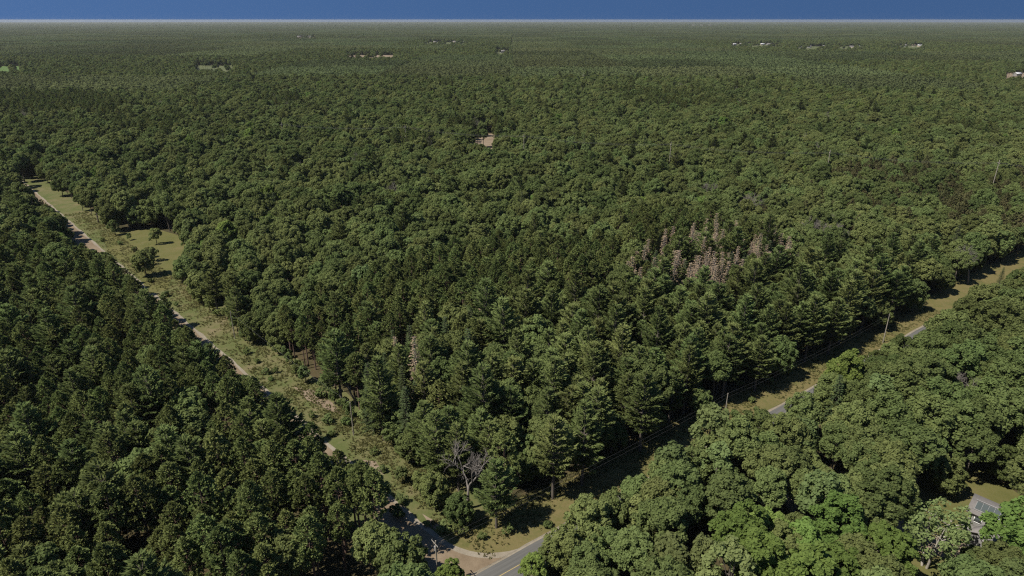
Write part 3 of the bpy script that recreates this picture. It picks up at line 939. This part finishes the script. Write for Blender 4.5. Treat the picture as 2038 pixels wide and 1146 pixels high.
# ------------------------------------------------------------------ the trees nearest the camera, one object each
for k, px_, py_, v, sc_, lab in HAND:
    x, y, _ = at(px_, py_)
    g = {'shrub': 'shrubs along track and road'}.get(k) or ('low oaks crowding the paved road' if lab.startswith('low oak crowding') else None) or ('young trees under the wood edge' if lab.startswith('leafy young') else None)
    plant(k, x, y, lab, g, v, sc_)

WORD = {'oak': 'round crowned oak', 'maple': 'bright green maple', 'ash': 'pale green ash', 'white_pine': 'feathery white pine', 'red_pine': 'slender dark red pine',
        'jack_pine': 'olive brown scrub pine', 'spruce': 'dark pointed spruce', 'dead_spruce': 'dead tan spruce', 'bare': 'bare grey tree'}


def where(x, y):
    s, t = tst(x, y); u, v = ruv(x, y)
    if v < 0:
        if math.hypot(x - 92, y - 101) < 22:
            return 'close round the grey roofed house'
        if v > -11:
            return ['lining the paved road, near the track mouth', 'lining the paved road, opposite the shaded verge', 'lining the paved road, opposite the lit verge', 'lining the far end of the paved road'][min(3, int(max(u, 0) / 42))]
        if u < 45:
            return 'below the paved road, left of the sandy clearing'
        if u < 95 and v < -30:
            return 'at the bottom between the sandy clearing and the house'
        return 'in the wood between paved road and house' if u < 115 else 'behind the house, towards the right border'
    if t < 0:
        if t > -17:
            return ['left of the track, by its mouth', 'left of the track, halfway along', 'left of the track, below the meadow', 'left of the far track'][min(3, int(max(s, 0) / 65))]
        if s < 45:
            return 'inside the lower left pine stand'
        if s < 95:
            return 'in the middle of the left pine stand'
        return 'deep in the left stand, below the meadow' if s < 170 else 'in the left wood beyond the pine stand'
    if t < 18:
        return ['right of the track, by the corner trees', 'right of the track, near its poles', 'right of the track, beside the meadow', 'right of the far track'][min(3, int(max(s, 0) / 65))]
    if v < 20:
        return ['on the wood edge above the shaded verge', 'on the wood edge above the lit grass verge', 'on the wood edge behind the roadside pole', 'on the wood edge at the far road end'][min(3, int(max(u, 0) / 48))]
    if 25 < u < 130 and v < 190:
        return ['in the middle wood, behind the corner pines', 'beside the dead spruce belt, road side', 'beside the dead spruce belt, far side'][0 if u < 70 and v < 90 else (1 if v < 110 else 2)]
    if u >= 130:
        return 'in the wood right of the dead spruce belt'
    return 'between track and dead spruce belt' if v < 230 else 'before the distant power line'


pxx, pyy = proj(TX, TY, chh * TS * .7)
vis = (pxx > -25) & (pxx < PW + 25) & (pyy > 0) & (pyy < PH + 40)
dist = np.sqrt(TX ** 2 + TY ** 2 + 75.0 ** 2)
single = np.zeros(len(TX), bool)
hand_n = {}
for h in HAND:
    hand_n[h[0]] = hand_n.get(h[0], 0) + 1
for k in CW:
    idx = np.where((TK == k) & vis)[0]
    idx = idx[np.argsort(dist[idx] / (chh[idx] * TS[idx]))]
    single[idx[:295 - hand_n.get(k, 0)]] = True
LAND = [(at(h[1], h[2])[:2], n) for h, n in zip(HAND, [
    'the bare dead oak at the corner', 'the white pine at the track mouth', '', '', '', '', '', '', '', '', '', '', '', '', 'the tall pine with pale trunk above the shaded verge', 'the lone round oak by the meadow', 'the small round tree on the meadow', '', '', '', 'the short lone white pine at the track',
    'the great broad white pine', 'the tallest broad white pine at the left border', 'the pale white pine lower left', 'the small fresh white pine at the stand edge', 'the bright young tree by the pole', 'the pale stemmed birch', 'the big corner maple', 'the bright maple opposite the lit verge',
    'the upright bright maple', 'the yellowish bright maple', '', 'the fresh green maple left of the birch', 'the small maple by the road', '', 'the yellow green ash by the pole', 'the airy ash over the road', '', '', 'the bare tree near the right border', 'the bare twiggy tree far right', '', 'the grey leafless tree on the track',
    'the grey brown dead tree left', 'the short spruce on the far verge', '', '', '', '', 'the rust brown dead conifer', 'the small grey snag at the stand edge', 'the inner small grey snag', 'the pale low snag lower left']) if n]
LAND += [(at(1925, 1010)[:2], 'the grey roofed house'), (at(1438, 858)[:2], 'the pole at the lit verge'), (at(1757, 682)[:2], 'the pole before the shaded pines'), (at(468, 674)[:2], 'the farther pole along the track'), (at(704, 866)[:2], 'the nearer pole along the track'),
         (at(1570, 1000)[:2], 'the upper sandy clearing'), (at(1905, 905)[:2], 'the sandy clearing above the house')]
S_I = np.where(single)[0]
names_ = {}
order = sorted(S_I, key=lambda i: min(math.hypot(TX[i] - q[0], TY[i] - q[1]) for q, _ in LAND))
taken = set()
for i in order:                     # trees next to a landmark are told by it
    for d, q, n in sorted((math.hypot(TX[i] - q[0], TY[i] - q[1]), q, n) for q, n in LAND)[:2]:
        if d > 17:
            continue
        dx, dy = TX[i] - q[0], TY[i] - q[1]
        w = ('right of ' if dx > 0 else 'left of ') if abs(dx) > abs(dy) else ('behind ' if dy > 0 else 'in front of ')
        for pre in ('closest ', 'second '):
            lab = pre + WORD[k_] + ' ' + w + n if (k_ := TK[i]) else ''
            if lab not in taken and len(lab.split()) <= 16:
                taken.add(lab); names_[i] = lab
                break
        if i in names_:
            break
cnt = {}
for i in S_I:
    if i not in names_:
        cnt.setdefault((TK[i], where(TX[i], TY[i])), []).append(i)
for (k, w), ids in cnt.items():     # the rest by stand; in a large stand the tallest, the shortest and those at its rims are told apart
    ids = np.array(ids)
    hh = TS[ids] * chh[ids]
    lab = {i: WORD[k] + ' ' + w for i in ids}
    if len(ids) >= 4:
        qx, qy = pxx[ids], pyy[ids]
        for j, wd in ((np.argmin(qx), 'leftmost '), (np.argmax(qx), 'rightmost '), (np.argmin(qy), 'farthest '), (np.argmax(qy), 'nearest '), (np.argmax(hh), 'tallest '), (np.argmin(hh), 'shortest ')):
            if lab[ids[j]] == WORD[k] + ' ' + w:
                lab[ids[j]] = wd + WORD[k] + ' ' + w
        rest = [i for i in ids if lab[i] == WORD[k] + ' ' + w]
        if len(rest) >= 8:
            hs = TS[rest] * chh[rest]; lo, hi = np.quantile(hs, (.3, .7)); mx = np.median(pxx[rest]); my = np.median(pyy[rest])
            for i, h_ in zip(rest, hs):
                lab[i] = ('tall ' if h_ > hi else ('low ' if h_ < lo else '')) + lab[i] + (', upper' if pyy[i] < my else ', lower') + (' left' if pxx[i] < mx else ' right')
    names_.update(lab)
tally = {}
for i in S_I:
    tally[names_[i]] = tally.get(names_[i], 0) + 1
for i in S_I:
    sc_ = float(TS[i])
    plant(TK[i], float(TX[i]), float(TY[i]), names_[i], None if tally[names_[i]] == 1 else WORD[TK[i]] + 's ' + where(TX[i], TY[i]), (7 + int(rng.integers(3))) if TK[i] == 'oak' and (sc_ < .8 or -12 < tst(TX[i], TY[i])[1] < 16 or -9 < ruv(TX[i], TY[i])[1] < 14) else None, sc_, None, sc_ * float(rng.uniform(.92, 1.08)))


# ------------------------------------------------------------------ the woods behind: one object per kind
def wood(name, pts, scl, sources):
    """trees at pts, each a random one of the sources (lists of objects)"""
    me = bpy.data.meshes.new(name)
    n = len(pts)
    me.vertices.add(n)
    me.vertices.foreach_set('co', np.asarray(pts, np.float32).ravel())
    for nm, ty, val in (('scl', 'FLOAT', scl), ('spin', 'FLOAT', rng.uniform(0, 6.28, n) if len(sources) > 4 or not name.startswith('distant') else rng.integers(0, 4, n) * (math.pi / 2)), ('pick', 'INT', rng.integers(0, len(sources), n))):
        a = me.attributes.new(nm, ty, 'POINT')
        a.data.foreach_set('value', np.asarray(val, np.int32 if ty == 'INT' else np.float32))
    ob = structure(name, me, 'stuff')
    g = bpy.data.node_groups.new(name, 'GeometryNodeTree')
    g.interface.new_socket('Geometry', in_out='INPUT', socket_type='NodeSocketGeometry')
    g.interface.new_socket('Geometry', in_out='OUTPUT', socket_type='NodeSocketGeometry')
    gi = g.nodes.new('NodeGroupInput'); go = g.nodes.new('NodeGroupOutput')
    ip = g.nodes.new('GeometryNodeInstanceOnPoints')
    jn = g.nodes.new('GeometryNodeJoinGeometry')
    for src in sources:
        j2 = g.nodes.new('GeometryNodeJoinGeometry')
        for s in src:
            oi = g.nodes.new('GeometryNodeObjectInfo')
            oi.transform_space = 'ORIGINAL'
            oi.inputs['Object'].default_value = s
            g.links.new(oi.outputs['Geometry'], j2.inputs[0])
        gt = g.nodes.new('GeometryNodeGeometryToInstance')
        g.links.new(j2.outputs[0], gt.inputs[0]); g.links.new(gt.outputs[0], jn.inputs[0])
    g.links.new(gi.outputs[0], ip.inputs['Points'])
    g.links.new(jn.outputs[0], ip.inputs['Instance'])
    ip.inputs['Pick Instance'].default_value = True

    def attr(nm, ty):
        a = g.nodes.new('GeometryNodeInputNamedAttribute'); a.data_type = ty
        a.inputs['Name'].default_value = nm
        return a.outputs['Attribute']
    g.links.new(attr('pick', 'INT'), ip.inputs['Instance Index'])
    cx = g.nodes.new('ShaderNodeCombineXYZ'); g.links.new(attr('spin', 'FLOAT'), cx.inputs[2])
    g.links.new(cx.outputs[0], ip.inputs['Rotation'])
    g.links.new(attr('scl', 'FLOAT'), ip.inputs['Scale'])
    g.links.new(ip.outputs[0], go.inputs[0])
    ob.modifiers.new('trees', 'NODES').node_group = g
    return ob


WOODN = {'oak': 'oak_wood', 'maple': 'maple_wood', 'ash': 'ash_wood', 'white_pine': 'white_pine_wood', 'red_pine': 'red_pine_wood', 'jack_pine': 'scrub_pine_wood', 'spruce': 'spruce_wood', 'dead_spruce': 'dead_spruce_wood', 'bare': 'bare_tree_wood'}
for k in CW:
    m = (TK == k) & ~single
    if m.any() and SRC[k]:
        wood(WOODN[k], np.stack([TX[m], TY[m], np.zeros(m.sum())], 1), TS[m], list(SRC[k].values()))


# far forest: patches of small trees out to the horizon
def patch(conifer):
    mb = MB()
    sp = 6.6
    x, y = jgrid(-CELL / 2, CELL / 2, -CELL / 2, CELL / 2, sp)
    for px_, py_ in zip(x, y):
        con = rng.random() < conifer
        h = rng.uniform(13, 18)
        tint = rng.uniform(0, 1)
        if con:
            k = 22
            u = rng.uniform(0, 1, k); a = rng.uniform(0, 6.28, k)
            rr = 2.4 * (1 - u) ** .7 + .2
            c = np.stack([px_ + rr * np.cos(a), py_ + rr * np.sin(a), h * (.35 + .65 * u)], 1)
            n = norm(np.stack([np.cos(a), np.sin(a), np.full(k, .6)], 1) + unit(k) * .5)
            mb.quads(leaf_quads(c, n, rng.uniform(1.0, 1.7, k)), 1, np.clip(tint + rng.uniform(-.2, .2, k), 0, 1))
        else:
            k = 40
            d = unit(k); d[:, 2] = np.abs(d[:, 2]) * 1.1 - .25
            rr = rng.uniform(3.6, 4.9)
            c = np.stack([px_ + d[:, 0] * rr, py_ + d[:, 1] * rr, h * .66 + d[:, 2] * h * .32], 1) + rng.normal(size=(k, 3)) * .3
            mb.quads(leaf_quads(c, norm(d + unit(k) * .6 + np.array((0, 0, .3))), rng.uniform(1.2, 2.1, k)), 0, np.clip(tint + rng.uniform(-.2, .2, k), 0, 1))
    return mb.mesh('forest_patch', [M['far_broad'], M['far_needle']])


REACH = 26000.0
cx, cy = np.meshgrid(np.arange(-110, 110), np.arange(0, 131))
cx = (cx.ravel() + .5) * CELL; cy = (cy.ravel() + .5) * CELL
m = (~cellmask(cx, cy)) & (np.abs(cx) < .95 * cy + 500) & (np.hypot(cx, cy) < REACH)
cx, cy = cx[m], cy[m]
spec = np.zeros(len(cx), bool)
for fl in FIELDS:
    fa = np.array(fl)
    spec |= (cx + CELL / 2 > fa[:, 0].min()) & (cx - CELL / 2 < fa[:, 0].max()) & (cy + CELL / 2 > fa[:, 1].min()) & (cy - CELL / 2 < fa[:, 1].max())
wv = wave(cx, cy * .6, 900.0, .7) + rng.normal(size=len(cx)) * .4
cls = np.where(wv > .45, 2, np.where(wv > .0, 1, 0))
for ci, share in enumerate((.10, .22, .42)):
    idx = np.where((cls == ci) & ~spec)[0]
    srcs = []
    for r_ in range(2):
        o = structure('distant_forest', patch(share), 'stuff')
        o.location = (cx[idx[r_]], cy[idx[r_]], 0)
        srcs.append([o])
    rest = idx[2:]
    wood('distant_forest', np.stack([cx[rest], cy[rest], np.zeros(len(rest))], 1), np.ones(len(rest)), srcs)
# cells with far clearings: tree by tree
ex, ey = [], []
for x0, y0 in zip(cx[spec], cy[spec]):
    x, y = jgrid(x0 - CELL / 2, x0 + CELL / 2, y0 - CELL / 2, y0 + CELL / 2, 6.6)
    ex.append(x); ey.append(y)
ex = np.concatenate(ex); ey = np.concatenate(ey)
okf = np.ones(len(ex), bool)
for fl in FIELDS:
    okf &= ~(inside(fl, ex, ey) & (wave(ex, ey, 22.0, 1.3) < .66))
okf |= rng.random(len(ex)) < .01
ex, ey = ex[okf], ey[okf]
okp = rng.random(len(ex)) < .08
for nm, mm, k in (('clearing_edge_oaks', ~okp, 'oak'), ('clearing_edge_pines', okp, 'red_pine')):
    wood(nm, np.stack([ex[mm], ey[mm], np.zeros(mm.sum())], 1), rng.uniform(.8, 1.1, mm.sum()), list(SRC[k].values()))


# ------------------------------------------------------------------ weeds and tall grass on the verges
def weeds(name, pts, hmin, hmax, mat):
    mb = MB()
    p = np.asarray(pts, float)
    for rep in range(6):
        d = unit(len(p)) * .8; d[:, 2] = np.abs(d[:, 2]) + .5
        off = np.stack([rng.uniform(-.2, .2, len(p)), rng.uniform(-.2, .2, len(p)), np.zeros(len(p))], 1)
        mb.quads(spray_quads(p + off, d, rng.uniform(hmin, hmax, len(p)), rng.uniform(.12, .3, len(p))), 0, np.clip(wave(p[:, 0], p[:, 1], 9, 1) * .6 + .5 + rng.uniform(-.25, .25, len(p)), 0, 1))
    structure(name, mb.mesh(name, [mat]), 'stuff')


pts = []
for _ in range(11000):
    s = rng.uniform(0, 1) ** 1.5 * 300; t = rng.uniform(.6, 10.5)
    x, y, z = tr(s, t)
    if wave(x, y, 4.0, 3) + .3 * (t - 4) / 4 > rng.uniform(-.6, .9):
        pts.append((x, y, 0.01))
weeds('tall_grass', pts, .25, .65, M['weed'])
pts = []
for _ in range(11000):
    u = rng.uniform(-8, 175); v = rng.uniform(4.2, 14) if rng.random() < .8 else rng.uniform(-6.5, -3.6)
    x, y, z = rd(u, v)
    s, t = tst(x, y)
    if t > 2.5 and wave(x, y, 4.0, 5) + .12 * (v - 7) > rng.uniform(-.6, 1.0):
        pts.append((x, y, 0.01))
weeds('tall_grass', pts, .25, .6, M['weed'])


# ------------------------------------------------------------------ poles and wires
def pole(x, y, h, rz, label, cross=True, lamp=False):
    e = bpy.data.objects.new('utility_pole', None); C.objects.link(e)
    e.location = (x, y, 0); e.rotation_euler = (0, 0, rz)
    tag(e, label, 'utility pole')
    mb = MB(); mb.tube([(0, 0, -.3), (0, 0, h * .5), (0, 0, h)], [.17, .14, .11], 8)
    mb.tube([(0, 0, h - .002), (0, 0, h + .02)], [.11, .01], 8)
    link('post', mb.mesh('post', [M['pole']], True), e)
    if cross:
        mb = MB(); mb.box((0, .15, h - .55), (2.1, .1, .12)); mb.box((-.35, .15, h - .9), (.05, .05, .75), 0); mb.box((.35, .15, h - .9), (.05, .05, .75), 0)
        link('crossarm', mb.mesh('crossarm', [M['pole']]), e)
        for q in (-.95, 0, .95):
            mb = MB(); mb.tube([(q, .15, h - .49), (q, .15, h - .42), (q, .15, h - .36), (q, .15, h - .28)], [.05, .07, .05, .06], 6)
            link('insulator', mb.mesh('insulator', [M['ceramic']]), e)
    mb = MB(); mb.tube([(.28, 0, h - 2.3), (.28, 0, h - 1.4)], [.2, .2], 8); mb.tube([(.28, 0, h - 1.4), (.28, 0, h - 1.37)], [.2, .02], 8)
    if lamp:
        link('transformer', mb.mesh('transformer', [M['galv']]), e)
    return e


def wire(a, b, sag, r, label, group):
    a = np.array(a); b = np.array(b)
    pts = [a + (b - a) * t - np.array((0, 0, sag * 4 * t * (1 - t))) for t in np.linspace(0, 1, 13)]
    mb = MB(); mb.tube(pts, r, 4)
    tag(link('power_line', mb.mesh('power_line', [M['wire']])), label, 'power line', group)


ang_r = math.atan2(QD[1], QD[0]) + math.pi / 2
pa = at(872, 1168); pb = at(1438, 858); pc = at(1757, 682); pd = at(704, 866); pe = at(468, 674); pf = rd(-60, 6)
pole(pa[0], pa[1], 10.2, ang_r, 'weathered utility pole at the corner of dirt track and road', True, True)
pole(pb[0], pb[1], 10.4, ang_r, 'plain wooden utility pole at the lit verge beside the paved road', False)
pole(pc[0], pc[1], 9.6, ang_r, 'pale utility pole in front of the shaded white pines', False)
pole(pd[0], pd[1], 9.0, math.atan2(TD[1], TD[0]) + math.pi / 2, 'thin pole at the wood edge right of the track, nearer one', False)
pole(pe[0], pe[1], 9.2, math.atan2(TD[1], TD[0]) + math.pi / 2, 'thin pole at the wood edge right of the track, farther one', False)
mid = rd(32, 5.2)
for dz, lb in ((-.05, 'upper thin wire along the paved road, '), (-1.1, 'lower thin wire along the paved road, ')):
    for a, b, ha, hb, nm in ((pa, pb, 10.2, 10.4, 'track mouth to lit verge'), (pb, pc, 10.4, 9.6, 'lit verge to shaded pines')):
        wire((a[0], a[1], ha + dz), (b[0], b[1], hb + dz), 0.9, .012, lb + nm, 'wires along the paved road')
wire((pd[0], pd[1], 8.8), (pe[0], pe[1], 9.0), .9, .018, 'thin wire between the two poles along the track', None)

# distant power line above the woods
tops = [at(560, 243, 22), at(806, 248, 22), at(1043, 266, 22), at(1336, 282, 22), at(1653, 298, 22), at(1990, 318, 22), at(2300, 336, 22)]
lbl = ['distant wooden pole at the left end of the far power line', 'distant wooden pole left of the sandy bank', 'distant wooden pole right of the sandy bank', 'distant wooden pole midway along the far power line', 'tall brown pole rising clear above the woods, far power line', 'distant wooden pole near the right border', '']
for i, p in enumerate(tops[:6]):
    nx = tops[i + 1]
    d = math.atan2(nx[1] - p[1], nx[0] - p[0])
    e = bpy.data.objects.new('utility_pole', None); C.objects.link(e); e.location = (p[0], p[1], 0); e.rotation_euler = (0, 0, d + math.pi / 2)
    tag(e, lbl[i], 'utility pole')
    mb = MB(); mb.tube([(0, 0, -.3), (0, 0, 11), (0, 0, 22)], [.26, .22, .18], 8); link('post', mb.mesh('post', [M['pole']], True), e)
    mb = MB(); mb.box((0, .25, 20.3), (4.4, .2, .25)); link('crossarm', mb.mesh('crossarm', [M['pole']]), e)
    for q in (-2, 0, 2):
        o2 = np.array((math.cos(d + math.pi / 2), math.sin(d + math.pi / 2))) * q
        wire((p[0] + o2[0], p[1] + o2[1], 20.5), (nx[0] + o2[0], nx[1] + o2[1], 20.5), 2.0, .024, 'thin wire of the distant power line across the woods', 'wires of the distant power line')


# ------------------------------------------------------------------ house at the lower right
def gable(mb_roof, mb_wall, x0, x1, y0, y1, h, rise, over=.5, th=.16):
    """gabled block, ridge along x"""
    ym = (y0 + y1) / 2
    v = [(x0, y0, 0), (x1, y0, 0), (x1, y1, 0), (x0, y1, 0), (x0, y0, h), (x1, y0, h), (x1, y1, h), (x0, y1, h)]
    mb_wall.grid(v, [(0, 1, 5, 4), (1, 2, 6, 5), (2, 3, 7, 6), (3, 0, 4, 7)])
    for xx in (x0, x1):
        mb_wall.grid([(xx, y0, h), (xx, y1, h), (xx, ym, h + rise - .02), (xx, ym, h + rise - .02)], [(0, 1, 2, 3)])
    sl = rise / (ym - y0)
    for s in (0, 1):
        ye = y0 - over if s == 0 else y1 + over
        ze = h - sl * over
        a = [(x0 - over, ye, ze), (x1 + over, ye, ze), (x1 + over, ym, h + rise), (x0 - over, ym, h + rise)]
        b = [(p[0], p[1], p[2] + th) for p in a]
        mb_roof.grid(a + b, [(3, 2, 1, 0), (4, 5, 6, 7), (0, 1, 5, 4), (1, 2, 6, 5), (2, 3, 7, 6), (3, 0, 4, 7)])


def window(parent, c, w, h, rz):
    """c on the wall face; a frame, a pane as its child"""
    mb = MB()
    for dx, dz, a, b in ((0, h / 2, w + .12, .1), (0, -h / 2, w + .12, .1), (-w / 2, 0, .1, h - .1), (w / 2, 0, .1, h - .1)):
        mb.box((dx, -.04, dz), (a, .1, b))
    f = link('window', mb.mesh('window', [M['trim']]), parent, c, rz)
    mb = MB(); mb.box((0, -.02, 0), (w - .1, .05, h - .1))
    link('pane', mb.mesh('pane', [M['glass']]), f)


hx, hy, _ = at(1952, 1030)
house = bpy.data.objects.new('house', None); C.objects.link(house)
A_ = np.array(at(1926, 1034)); B_ = np.array(at(1996, 1066))
house.location = (float(A_[0]), float(A_[1]), 0)
house.rotation_euler = (0, 0, math.atan2(B_[1] - A_[1], B_[0] - A_[0]))
tag(house, 'grey shingle roofed house with two wings among the trees', 'house')
rf = MB(); wl = MB()
gable(rf, wl, 0, 9.5, -1.0, 4.6, 3.0, 1.9)
link('wall', wl.mesh('wall', [M['siding']]), house)
roof = link('roof', rf.mesh('roof', [M['shingle']]), house)
# row of battens over the long light strip on the near slope
mb = MB()
sl = math.atan2(1.9, 2.8)
mb.grid([(.5, -.55, 3.52), (8.2, -.55, 3.52), (8.2, .75, 4.42), (.5, .75, 4.42)], [(0, 1, 2, 3)])
sk = link('skylight_strip', mb.mesh('skylight_strip', [M['glass']]), roof)
for i in range(9):
    x = .5 + i * 7.7 / 8
    mb = MB()
    mb.grid([(x - .02, -.57, 3.53), (x + .02, -.57, 3.53), (x + .02, .77, 4.45), (x - .02, .77, 4.45)], [(0, 1, 2, 3)])
    link('glazing_bar', mb.mesh('glazing_bar', [M['galv']]), roof)
mb = MB(); mb.box((4.35, -.72, 3.42), (8.2, .16, .16)); mb.box((4.35, .9, 4.55), (8.2, .16, .14)); link('ridge_trim', mb.mesh('ridge_trim', [M['galv']]), roof)
mb = MB(); mb.box((8.2, 2.4, 5.2), (.8, .8, 1.7)); mb.box((8.2, 2.4, 6.1), (1.0, 1.0, .14)); link('chimney', mb.mesh('chimney', [M['brickwork']]), roof)
# second wing, running towards the camera, ridge along its own length
rf = MB(); wl = MB()
gable(rf, wl, 0, 8.5, -2.2, 2.2, 2.8, 1.4)
w2 = link('wing_wall', wl.mesh('wing_wall', [M['siding']]), house, (7.2, -1.02, 0), R(-118))
r2 = link('wing_roof', rf.mesh('wing_roof', [M['shingle']]), house, (7.2, -1.02, 0), R(-118))
for x in (1.6, 3.8, 6.0):
    window(house, (x, -1.01, 1.6), 1.2, 1.3, 0)
window(house, (-.01, 1.8, 1.6), 1.2, 1.3, R(-90))
for q in (2.5, 5.5):
    window(w2, (q, 2.21, 1.5), 1.2, 1.2, R(180)) if False else window(w2, (q, -2.21, 1.5), 1.2, 1.2, 0)
mb = MB(); mb.box((2.5, -3.2, .35), (4.6, 3.6, .12))
for px_, py_ in ((.4, -4.8), (4.6, -4.8), (.4, -1.6), (4.6, -1.6)):
    mb.box((px_, py_, .14), (.14, .14, .3))
deck = link('deck', mb.mesh('deck', [M['deck']]), house)
mb = MB()
for i in range(12):
    mb.box((.3 + i * .4, -4.95, .9), (.05, .05, .98))
mb.box((2.5, -4.95, 1.42), (4.7, .09, .07))
link('railing', mb.mesh('railing', [M['trim']]), deck)


# ------------------------------------------------------------------ distant houses
def far_house(x, y, w, d, h, rz, wm, rm, label, group):
    e = bpy.data.objects.new('distant_house', None); C.objects.link(e); e.location = (x, y, 0); e.rotation_euler = (0, 0, rz)
    tag(e, label, 'house', group)
    rf = MB(); wl = MB(); gable(rf, wl, -w / 2, w / 2, -d / 2, d / 2, h, d * .28, .6, .3)
    link('wall', wl.mesh('wall', [M[wm]]), e); link('roof', rf.mesh('roof', [M[rm]]), e)
    for q in (-.28, 0.05, .3):
        window(e, (w * q, -d / 2 - .01, h * .55), 1.6, 1.5, 0)


FH = [([1462, 1475, 1490, 1503, 1517, 1530, 1548], 90.2, 'pale distant house in the left half of the lakeside row', 'distant houses, left half of the row'),
      ([1592, 1610, 1640, 1662, 1696, 1706], 95.0, 'pale distant house in the middle of the far row', 'distant houses, middle of the row'),
      ([1779, 1784, 1800, 1818, 1830, 1838], 92.8, 'pale distant house at the right end of the far row', 'distant houses, right end of the row'),
      ([845, 866, 905, 922], 85.5, 'small white distant house near the middle of the horizon', 'distant houses near mid horizon'),
      ([1999], 104.5, 'x', None)]
for xs, yy, lab, grp in FH[:4]:
    for i, px_ in enumerate(xs):
        x, y, _ = at(px_, yy + rng.uniform(-.6, .3))
        far_house(x, y, rng.uniform(10, 18), rng.uniform(8, 11), rng.uniform(3.6, 5.5), rng.uniform(-.6, .6), random.choice(['siding', 'tan_siding', 'tan_siding']), random.choice(['shingle', 'pale_roof', 'red_roof', 'shingle']), ORD[i] + ' house from the left: ' + lab, grp)
x, y, _ = at(1000, 104.6); far_house(x, y, 15, 10, 4.2, .2, 'siding', 'shingle', 'single grey distant house alone in the woods, mid picture', None)
x, y, _ = at(2024, 151); far_house(x, y, 12, 7, 4, .3, 'siding', 'pale_roof', 'white distant house beside the sandy field at the right border', None)
for px_ in (1380, 1396, 1412):
    x, y, _ = at(px_, 52.0); far_house(x, y, 50, 30, 11, .1, 'siding', 'shingle', 'long pale building far off near the horizon', 'pale buildings near the horizon')
for px_ in (595, 618):
    x, y, _ = at(px_, 75.2); far_house(x, y, 24, 14, 6, .1, 'tan_siding', 'shingle', 'pale distant building left of centre below the horizon', 'pale buildings left of centre')

# ------------------------------------------------------------------ air
mb = MB(); mb.box((0, 11900, 45.6), (121000, 30200, 93.2))
hm, t, o = new_mat('haze')
pv = nd(t, 'ShaderNodeVolumePrincipled')
pv.inputs['Color'].default_value = (0.74, 0.78, 0.76, 1)
pv.inputs['Density'].default_value = 0.000036
pv.inputs['Anisotropy'].default_value = 0.2
t.links.new(pv.outputs[0], o.inputs['Volume'])
structure('haze', mb.mesh('haze', [hm]), 'stuff')
